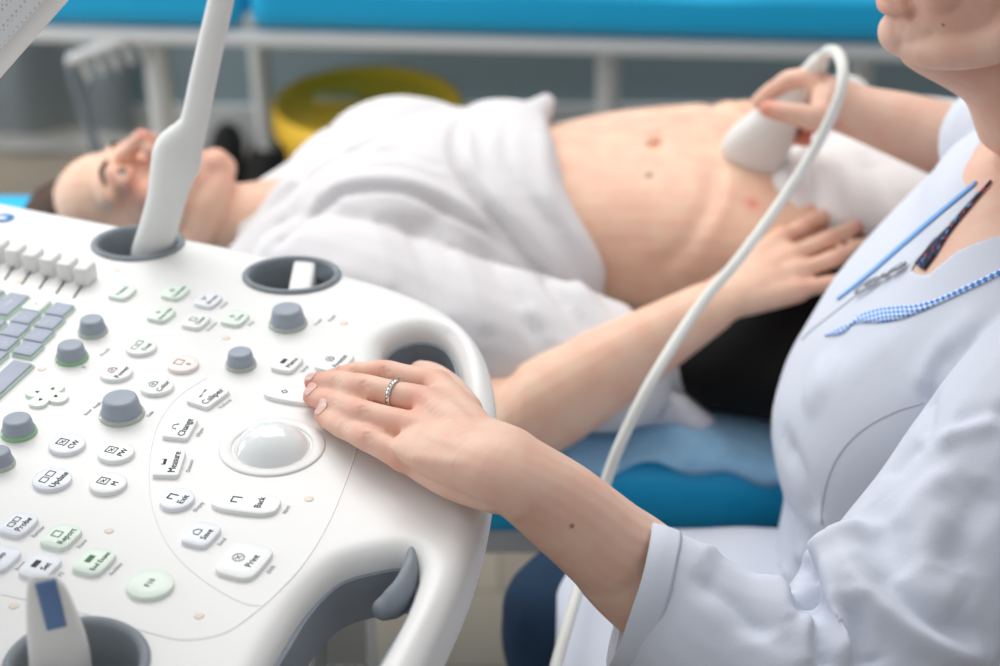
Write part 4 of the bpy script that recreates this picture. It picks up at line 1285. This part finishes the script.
def button(px, py, kind, sx, sy, text='', icon=None, m=None, ink=None, ang=0, h=.0032, tsz=.0046, side=None, tv=0.0, tang=None):
    """sx = size along the reading direction, sy = across, metres"""
    P = PZ(px, py, CZ + h)
    P.z = CZ
    if kind == 'round':
        n = 48; pts = [(sx / 2 * math.cos(a), sy / 2 * math.sin(a)) for a in np.linspace(0, 2 * math.pi, n, endpoint=False)]
    else:
        pp = {'sq': 4.0, 'rect': 9.0, 'pill': 3.0, 'oval': 2.4}[kind]
        th = np.linspace(0, 2 * math.pi, 56, endpoint=False)
        pts = [(sx / 2 * np.sign(math.cos(a)) * abs(math.cos(a)) ** (2 / pp), sy / 2 * np.sign(math.sin(a)) * abs(math.sin(a)) ** (2 / pp)) for a in th]
    bm = bmesh.new(); rings = []
    for f, z in ((1.0, -.001), (1.0, h * .72), (.985, h * .92), (.955, h), (.5, h + .0001)):
        rings.append([Vector((a * f, b * f, z)) for a, b in pts])
    ring_loft(bm, rings)
    b = place(tomesh(bm), P, ang, m or M_button, CON, 'control_button')
    bm = bmesh.new()
    ik = ink or M_ink
    parts = []
    if text:
        tm = text_mesh(text, tsz); bt = bmesh.new(); bt.from_mesh(tm); bpy.data.meshes.remove(tm)
        ty = -sy * .21 + tv if icon else tv
        bmesh.ops.transform(bt, matrix=Matrix.Translation((0, ty, h + .0003)), verts=bt.verts)
        tmp = tomesh(bt); bm.from_mesh(tmp); bpy.data.meshes.remove(tmp)
    if icon:
        z = h + .0003; iy = sy * .14
        def line(a, c, wd=.0005):
            a = Vector((a[0], a[1] + iy, z)); c = Vector((c[0], c[1] + iy, z)); d = (c - a); L = d.length
            R = Matrix.Rotation(math.atan2(d.y, d.x), 3, 'Z'); box(bm, (a + c) / 2, (L + wd, wd, .0003), rot=R)
        s = min(sx, sy) * .135
        if icon in ('box', 'boxx'):
            for a, c in (((-s, -s), (s, -s)), ((s, -s), (s, s)), ((s, s), (-s, s)), ((-s, s), (-s, -s))): line(a, c)
            if icon == 'boxx': line((-s * .5, -s * .4), (s * .5, s * .4)); line((-s * .5, s * .4), (s * .5, -s * .4))
        elif icon == 'two':
            for o_ in (-s * 1.1, s * 1.1):
                for a, c in (((-s * .8, -s * .7), (s * .8, -s * .7)), ((s * .8, -s * .7), (s * .8, s * .7)), ((s * .8, s * .7), (-s * .8, s * .7)), ((-s * .8, s * .7), (-s * .8, -s * .7))):
                    line((a[0] + o_, a[1]), (c[0] + o_, c[1]), .0004)
        elif icon == 'house':
            for a, c in (((-s, -s * .8), (s, -s * .8)), ((s, -s * .8), (s, s * .3)), ((s, s * .3), (0, s)), ((0, s), (-s, s * .3)), ((-s, s * .3), (-s, -s * .8))): line(a, c)
        elif icon == 'arc':
            for k in range(6):
                a0 = math.radians(k * 30); a1 = math.radians(k * 30 + 22)
                line((s * 1.3 * math.cos(a0), s * 1.3 * math.sin(a0) - s * .3), (s * 1.3 * math.cos(a1), s * 1.3 * math.sin(a1) - s * .3))
            line((s * 1.3, -s * .3), (s * .9, 0)); line((-s * 1.3, -s * .3), (-s * .9, 0))
        elif icon == 'hook':
            line((-s * .8, -s * .2), (-s * .8, s), .0008); line((-s * .8, s), (s * .9, s), .0008); line((s * .9, s), (s * .9, -s * .8), .0008)
        elif icon == 'cal':
            line((-s * 1.5, s * .2), (s * 1.3, s * .9), .0003)
            for x, y in ((-s * 1.5, s * .2), (s * 1.3, s * .9)): line((x - .0008, y), (x + .0008, y), .0012)
        elif icon == 'ruler':
            line((-s * 1.2, -s * .2), (s * 1.2, -s * .2)); [line((-s * 1.2 + k * s * .4, -s * .2), (-s * 1.2 + k * s * .4, s * (.9 if k % 6 == 0 else .4)), .0004) for k in range(7)]
        elif icon == 'circ':
            for k in range(12):
                a0 = math.radians(k * 30); a1 = math.radians(k * 30 + 30); line((s * math.cos(a0), s * math.sin(a0)), (s * math.cos(a1), s * math.sin(a1)), .0004)
            line((-s * .5, -s * .5), (s * .5, s * .5), .0004); line((-s * .5, s * .5), (s * .5, -s * .5), .0004)
        elif icon == 'diam':
            s *= .8
            for a, c in (((-s, 0), (0, s)), ((0, s), (s, 0)), ((s, 0), (0, -s)), ((0, -s), (-s, 0))): line(a, c)
        elif icon == 'solid':
            line((-s * .6, 0), (s * .6, 0), s * 1.3)
        elif icon == 'pen':
            line((-s, -s * .6), (s, s * .8), .0009); line((-s * 1.2, s * .8), (-s * .2, s * .2), .0007)
    if bm.verts:
        me = tomesh(bm)
        lg = link('legend', me, ik, None, False)
        lg.parent = b; lg.matrix_parent_inverse = Matrix()
    else: bm.free()
    if side:
        tm = text_mesh(side, .0044)
        s_ = link('side_legend', tm, M_inkl, None, False)
        s_.parent = b; s_.location = (0, -sy / 2 - .0050, .0005)
    if text in ('Power', 'Color'):
        bm = bmesh.new(); s = .0022; box(bm, (0, sy * .14, h + .00025), (s, s, .0003))
        t_ = link('legend_mark', tomesh(bm), M_inko if text == 'Power' else mat('ink_teal', (90, 160, 160), .6), None, False); t_.parent = b
    return b


G, B_, PE = M_buttong, M_buttonb, M_buttonp
R_ = .0265
button(141, 346, 'round', .0245, .0245, 'Dual', 'two', m=M_button, ink=M_inkg, tsz=.0060)
button(116, 371, 'round', .0255, .0255, 'Power', 'house', tsz=.0064)
button(157, 385, 'round', .0255, .0255, 'Color', 'house', tsz=.0064)
button(183, 363, 'round', .0245, .0245, 'B', 'box', m=PE, ink=mat('ink_brown', (150, 110, 100), .7), tsz=.005)
button(67, 443, 'round', R_, R_, 'CW', 'boxx', m=B_, tsz=.0064)
button(116, 451, 'round', R_, R_, 'PW', 'boxx', m=M_button, tsz=.0064)
button(52, 478, 'round', .0275, .0275, 'Update', 'two', m=B_, tsz=.0066)
button(108, 482, 'round', R_, R_, 'M', 'boxx', m=M_button, tsz=.0064)
button(177, 498, 'round', .026, .0235, 'Exit', 'hook', m=B_, side='Biopsy', tsz=.0068)
button(150, 583, 'round', .031, .031, 'F10', None, m=G, tsz=.0060, ink=M_inkg)
button(122, 291, 'sq', .0225, .019, 'Patient', None, m=G, ink=M_inkg, tsz=.0054)
button(175, 291, 'sq', .0225, .019, 'Comment', 'diam', m=G, ink=M_inkg, tsz=.0046)
button(208, 299, 'sq', .0225, .019, 'Arrow', 'pen', m=B_, side='Home', tsz=.0056)
button(161, 313, 'sq', .0225, .019, 'Body Mark', 'diam', m=G, ink=M_inkg, tsz=.0043)
button(196, 320, 'sq', .0225, .019, 'Clear', 'box', m=M_button, ink=M_inkg, side='Position', tsz=.0056)
button(235, 317, 'sq', .0225, .019, 'Cine', 'diam', m=G, ink=M_inkg, side='Map', tsz=.0056)
button(287, 362, 'sq', .025, .020, 'Menu', 'solid', m=M_button, side='Setup', tsz=.0064)
button(334, 360, 'sq', .031, .025, 'Freeze', 'circ', m=M_button, side='Cine', tsz=.0070)
button(292, 393, 'pill', .022, .044, '', 'diam', m=M_button, ang=4)
button(208, 395, 'rect', .029, .0215, 'Caliper', 'cal', m=M_button, side='Volume', ang=-8, tsz=.0080)
button(180, 427, 'rect', .028, .020, 'Change', 'arc', m=M_button, side='Ellipse', ang=12, tsz=.0076)
button(169, 462, 'rect', .033, .0195, 'Measure', 'ruler', m=M_button, side='Distance', ang=20, tsz=.0076)
button(246, 501, 'pill', .0255, .0480, 'Back', 'hook', m=M_button, side='Next', tsz=.0068, ang=10)
button(201, 533, 'sq', .0260, .0215, 'Save', 'house', m=B_, side='Send', tsz=.0066)
button(244, 559, 'sq', .0380, .0300, 'Print', 'circ', m=M_button, side='DVR', tsz=.0070)
button(18, 523, 'sq', .0255, .0215, 'Probe', 'two', m=B_, side='Review', tsz=.0066)
button(61, 535, 'sq', .0265, .0220, 'Report', 'box', m=G, ink=M_inkg, side='Store', tsz=.0064)
button(0, 557, 'sq', .0255, .0215, 'Info', None, m=B_, side='Exam', tsz=.0064)
button(40, 565, 'sq', .0265, .0220, 'Set', 'solid', m=B_, side='F2', tsz=.0064)
button(94, 560, 'sq', .0275, .0225, 'End Exam', 'solid', m=G, ink=M_inkg, side='Archive', tsz=.0052)

# arrow cluster: four petals
for k in range(4):
    a = math.radians(45 + 90 * k); r_ = .0088
    bm = bmesh.new(); Pm = PZ(47, 397, CZ)
    th = np.linspace(0, 2 * math.pi, 36, endpoint=False)
    cx, cy = r_ * math.cos(a), r_ * math.sin(a)
    def pet(f, z):
        out = []
        for t in th:
            x = math.cos(t) * .0092 * f; y = math.sin(t) * .0072 * f
            y *= 1 + .25 * (x / .0092)
            out.append(Vector((cx + x * math.cos(a) - y * math.sin(a), cy + x * math.sin(a) + y * math.cos(a), z)))
        return out
    ring_loft(bm, [pet(1, -.001), pet(1, .0016), pet(.93, .0024), pet(.7, .0026)])
    b = place(tomesh(bm), Pm, -45, G, CON, 'arrow_button')
    bm = bmesh.new(); s = .0017
    d = Vector((math.cos(a), math.sin(a), 0)); n_ = Vector((-d.y, d.x, 0)); c = Vector((cx, cy, .0029))
    vv = [bm.verts.new(c + d * s), bm.verts.new(c - d * s + n_ * s), bm.verts.new(c - d * s - n_ * s)]
    bm.faces.new(vv); bmesh.ops.solidify(bm, geom=list(bm.faces), thickness=.0003)
    o = link('arrow_mark', tomesh(bm), M_ink, None, False); o.parent = b


def knob(px, py, wpx, hpx, ring=M_knobring):
    P = PZ(px, py + hpx * .22, CZ); k = depth(P) / F; r = wpx / 2 * k; h = hpx * k * .66
    T = Matrix.Translation(P)
    bm = bmesh.new(); lathe(bm, [(r * .98, .0025), (r * 1.0, .004), (r * .93, h * .5), (r * .87, h * .80), (r * .82, h * .94), (r * .70, h * 1.0), (r * .55, h * .985), (r * .25, h * .96), (0, h * .955)], T, 40)
    kb = link('knob', tomesh(bm), M_knob, CON, smooth=60)
    bm = bmesh.new(); lathe(bm, [(r * 1.10, -.001), (r * 1.12, .001), (r * 1.06, .003), (r * .9, .0035)], T, 40); link('knob_ring', tomesh(bm), ring, kb, smooth=60)


knob(93, 327, 27, 24); knob(72, 353, 30, 25, M_knobring2); knob(122, 408, 41, 32); knob(19, 427, 33, 27, M_knobring2); knob(0, 459, 28, 26); knob(241, 360, 28, 25); knob(288, 318, 35, 28)

# trackball
P = PZ(272, 447, CZ); T = Matrix.Translation(P); k = depth(P) / F
bm = bmesh.new(); lathe(bm, [(.0385, -.001), (.0385, .0008), (.0376, .0015), (.0302, .0014), (.0292, .0006), (.0290, -.004)], T, 64, close=False)
tb = link('trackball_ring', tomesh(bm), M_console, CON, smooth=60)
bm = bmesh.new(); ell(bm, P + Vector((0, 0, -.0145)), (.0312, .0312, .0312), seg=64)
link('trackball', tomesh(bm), M_ball, CON)


def groove(pts, wd=.0007, h=.0004, m=M_seam, name='panel_seam'):
    bm = bmesh.new(); q = densify(pts, 5); L = [PZ(a[0], a[1], CZ) for a in q]; V = []
    for i, p in enumerate(L):
        t = (L[min(i + 1, len(L) - 1)] - L[max(i - 1, 0)]).normalized(); n_ = Vector((-t.y, t.x, 0)) * wd
        V.append([bm.verts.new(p + n_ + Vector((0, 0, -.0005))), bm.verts.new(p + n_ * .6 + Vector((0, 0, h))), bm.verts.new(p - n_ * .6 + Vector((0, 0, h))), bm.verts.new(p - n_ + Vector((0, 0, -.0005)))])
    for a, b in zip(V[:-1], V[1:]):
        for j in range(3): bm.faces.new((a[j], a[j + 1], b[j + 1], b[j]))
    link(name, tomesh(bm), m, CON)


groove([(-20, 590), (40, 603), (100, 618), (150, 633), (185, 640), (222, 634), (248, 618), (275, 595), (305, 562), (330, 520), (350, 470), (362, 430)])
groove([(206, 378), (175, 400), (156, 430), (149, 470), (153, 510), (170, 548), (200, 578), (240, 602), (262, 606)], .0005, .0003)
# small inset dots
for px, py in ((117, 270), (226, 338), (42, 369), (109, 531), (199, 616), (344, 323), (309, 499), (18, 282), (14, 606)):
    bm = bmesh.new(); lathe(bm, [(.0034, 0), (.0032, .0003), (.002, .0004)], Matrix.Translation(PZ(px, py, CZ)), 20); link('inset_dot', tomesh(bm), M_brass, CON)
# tiny printed words next to knobs
for px, py, s in ((332, 318, 'Depth'), (318, 322, 'Zoom'), (150, 414, 'Gain'), (97, 405, 'Angle'), (88, 412, 'Steer'), (105, 352, 'iTouch'), (84, 367, 'B')):
    tm = text_mesh(s, .0042); o = place(tm, PZ(px, py, CZ + .0003), 0, M_inkl, CON, 'printed_word', False)

# time gain sliders
n_sl = 9
for i in range(n_sl):
    t = i; cx = 84.5 - 17.2 * i; cy = 281 - 4.55 * i
    P = PZ(cx, cy - 6, CZ)
    # slot
    a = PZ(cx - 11, cy + 17, CZ + .0003); b = PZ(cx + 1, cy - 1, CZ + .0003)
    bm = bmesh.new(); d = b - a; box(bm, (a + b) / 2, (d.length, .0014, .0008), rot=Matrix.Rotation(math.atan2(d.y, d.x), 3, 'Z'))
    sl = link('slider_slot', tomesh(bm), M_dark, CON, smooth=False)
    bm = bmesh.new(); ax = d.normalized(); ri = math.atan2(d.y, d.x)
    Pc = PZ(cx + 1, cy - 8, CZ + .008)
    box(bm, Pc, (.0185, .0126, .017), .0022, rot=Matrix.Rotation(math.radians(71), 3, 'Z'), seg=4)
    link('slider_cap', tomesh(bm), M_console, CON, smooth=60)


# keyboard keys
def key(px, py, sx, sy, m=M_key, text='', tsz=.004):
    P = PZ(px, py, CZ + .003); P.z = CZ
    bm = bmesh.new(); box(bm, (0, 0, .0012), (sx, sy, .0026), .0008)
    kb = place(tomesh(bm), P, 3, M_keybase, CON, 'key', 40)
    bm = bmesh.new(); box(bm, (0, .0, .0032), (sx * .94, sy * .92, .0022), .0008, seg=2)
    kt = link('keycap', tomesh(bm), m, None, 40); kt.parent = kb
    if text:
        o = link('legend', text_mesh(text, tsz), M_inkw if m is M_key else M_inkg, None, False); o.parent = kb; o.location = (0, 0, .0045)


kA = PZ(59.5, 310, CZ); kB = PZ(28, 349, CZ); step = (kB - kA) / 3
rowv = PZ(36, 305, CZ) - PZ(59.5, 310, CZ)
names = [['>', '<', '^', 'X'], ['o', '-', '[', '.'], ['Enter', ']', 'P', 'L'], ['+', '0', '9', '8']]
for r_i in range(4):
    for c_i in range(4):
        P = kA + step * c_i + rowv * r_i
        x, y = PX(P)
        if x < -12: continue
        if r_i == 2 and c_i == 0:
            P2 = kA + step * .35 + rowv * 2; x, y = PX(P2); key(x, y, .0365, .0195, text='Enter'); continue
        if r_i == 2 and c_i == 1: continue
        if r_i == 3 and c_i < 1: pass
        key(x, y, .0205, .0185, m=G if (r_i == 1 and c_i == 0) else M_key, text=names[r_i][c_i])
Ps = kA + step * 5.55; x, y = PX(Ps); key(x, y, .072, .0185)
for c_i in (4, 5):
    for r_i in (1, 2):
        x, y = PX(kA + step * c_i + rowv * r_i)
        if x > -15: key(x, y, .0205, .0185, text='K')

# blue maker's mark at the far edge: plain blue oval with a white sweep
P = PZ(4, 218, CZ + .0004)
bm = bmesh.new(); lathe(bm, [(.0085, 0), (.008, .0005)], Matrix.Translation(P) @ Matrix.Diagonal((1.1, 1.0, 1, 1)), 32)
o = link('badge', tomesh(bm), M_inkb, CON)
bm = bmesh.new(); lathe(bm, [(.005, .0004), (.0045, .0008)], Matrix.Translation(P + Vector((-.0025, -.001, 0))) @ Matrix.Diagonal((1.2, .6, 1, 1)), 24); link('badge_sweep', tomesh(bm), M_inkw, o)

# monitor, only its corner reaches into the picture
Pm = PY(30, 25, 1.22)
a = PY(54, -2, 1.22); b = PY(-14, 76, 1.22)
ed = (b - a).normalized(); nrm = ed.cross(FWD).normalized()
if nrm.x > 0: nrm = -nrm
th = -FWD
Rm = Matrix((ed, nrm, ed.cross(nrm))).transposed()
cen = (a + b) / 2 + nrm * .16 - ed * .06 + FWD * .02
bm = bmesh.new(); box(bm, cen, (.46, .32, .045), .016, rot=Rm, seg=4)
mon = link('monitor', tomesh(bm), M_console, CON, smooth=40)
bm = bmesh.new(); fz = ed.cross(nrm).normalized()
if fz.dot(FWD) > 0: fz = -fz
box(bm, cen + fz * .0228 - nrm * .097, (.42, .12, .001), .0, rot=Rm)
link('vent_grille', tomesh(bm), M_grille, mon, smooth=False)
bm = bmesh.new(); tube(bm, [(Vector((-.62, 1.15, CZ - .03)), .03), (Vector((-.66, 1.2, 1.1)), .028), (cen - fz * .01, .026)], m=20)
link('monitor_arm', tomesh(bm), M_console, CON)


# ================================================================== PROBES IN CUPS
def endo():
    R = root('endocavity_probe', PZ(150, 250, CZ - .06), 'tall white endocavity probe with long shaft standing in the far left cup', 'probe')
    Y = PZ(150, 246, CZ).y
    bm = bmesh.new()
    P = lambda x, y: PY(x, y, Y)
    k = 1 / F * 1.5
    tube(bm, [(P(145, 275), .011, .011), (P(150, 256), .0165, .014), (P(158, 230), .0165, .014), (P(166, 200), .0165, .0145), (P(171, 178), .0185, .016), (P(175, 164), .0205, .017), (P(178, 156), .0208, .017)], m=28, ref=(0, 1, 0), ends=False)
    hd = link('handle', tomesh(bm), M_probe2, R)
    bm = bmesh.new()
    tube(bm, [(P(176, 161), .0212, .0175), (P(179, 150), .0208, .017), (P(184, 141), .0178, .015), (P(190, 131), .0140, .013), (P(195, 118), .0116, .0115), (P(204, 75), .0112, .011), (P(213, 35), .0108, .0105), (P(222, -5), .0105, .0105), (P(232, -60), .010, .010)], m=28, ref=(0, 1, 0), ends=False)
    link('shaft', tomesh(bm), M_probe2, R)
    bm = bmesh.new(); ell(bm, P(232, -60), (.010, .010, .012)); link('tip', tomesh(bm), M_probe2, R)


endo()


def near_probe():
    c = PZ(62, 668, CZ)
    R = root('handheld_probe', (c.x, c.y, CZ - .06), 'white probe with blue label strip standing in the near left cup', 'probe')
    Y = c.y
    P = lambda x, y: PY(x, y, Y)
    bm = bmesh.new()
    secs = []
    for x, y, wx in ((66, 760, 30), (62, 700, 31), (60, 660, 30), (56, 632, 28), (50, 604, 23), (46, 585, 18), (43, 576, 12)):
        p = P(x, y); s = wx / F * depth(p)
        secs.append((p, Vector((s, 0, 0)), UPV.cross(Vector((1, 0, 0))) * -s * .75))
    section_loft(bm, secs, n=5, m=32, p=2.8)
    me = tomesh(bm); link('probe_body', me, M_probe, R)
    t = bvh(me)
    mm = ribbon(t, [(44, 577, 10.5), (50, 600, 10.5), (57, 628, 10)], .0006, .0006, step=3, m=6)
    if len(mm.polygons): link('probe_label', mm, M_label, R)


near_probe()

# stool under the clinician (mostly outside the picture)
R = root('stool', (.46, 1.42, 0), 'round stool under the person in the white coat', 'stool')
bm = bmesh.new(); lathe(bm, [(.17, .36), (.19, .37), (.19, .405), (.17, .42)], Matrix.Translation((.46, 1.42, 0)), 40); link('seat', tomesh(bm), M_liner, R, smooth=40)
bm = bmesh.new(); lathe(bm, [(.03, .06), (.03, .36)], Matrix.Translation((.46, 1.42, 0)), 24); link('post', tomesh(bm), M_steel, R, smooth=40)
for k in range(5):
    a = k * 2 * math.pi / 5; bm = bmesh.new()
    tube(bm, [((.46, 1.42, .08), .018), ((.46 + .24 * math.cos(a), 1.42 + .24 * math.sin(a), .05), .014)], m=14)
    lg = link('leg', tomesh(bm), M_liner, R)
    bm = bmesh.new(); ell(bm, (.46 + .24 * math.cos(a), 1.42 + .24 * math.sin(a), .025), (.025, .025, .025), seg=16); link('caster', tomesh(bm), M_rubber, lg)
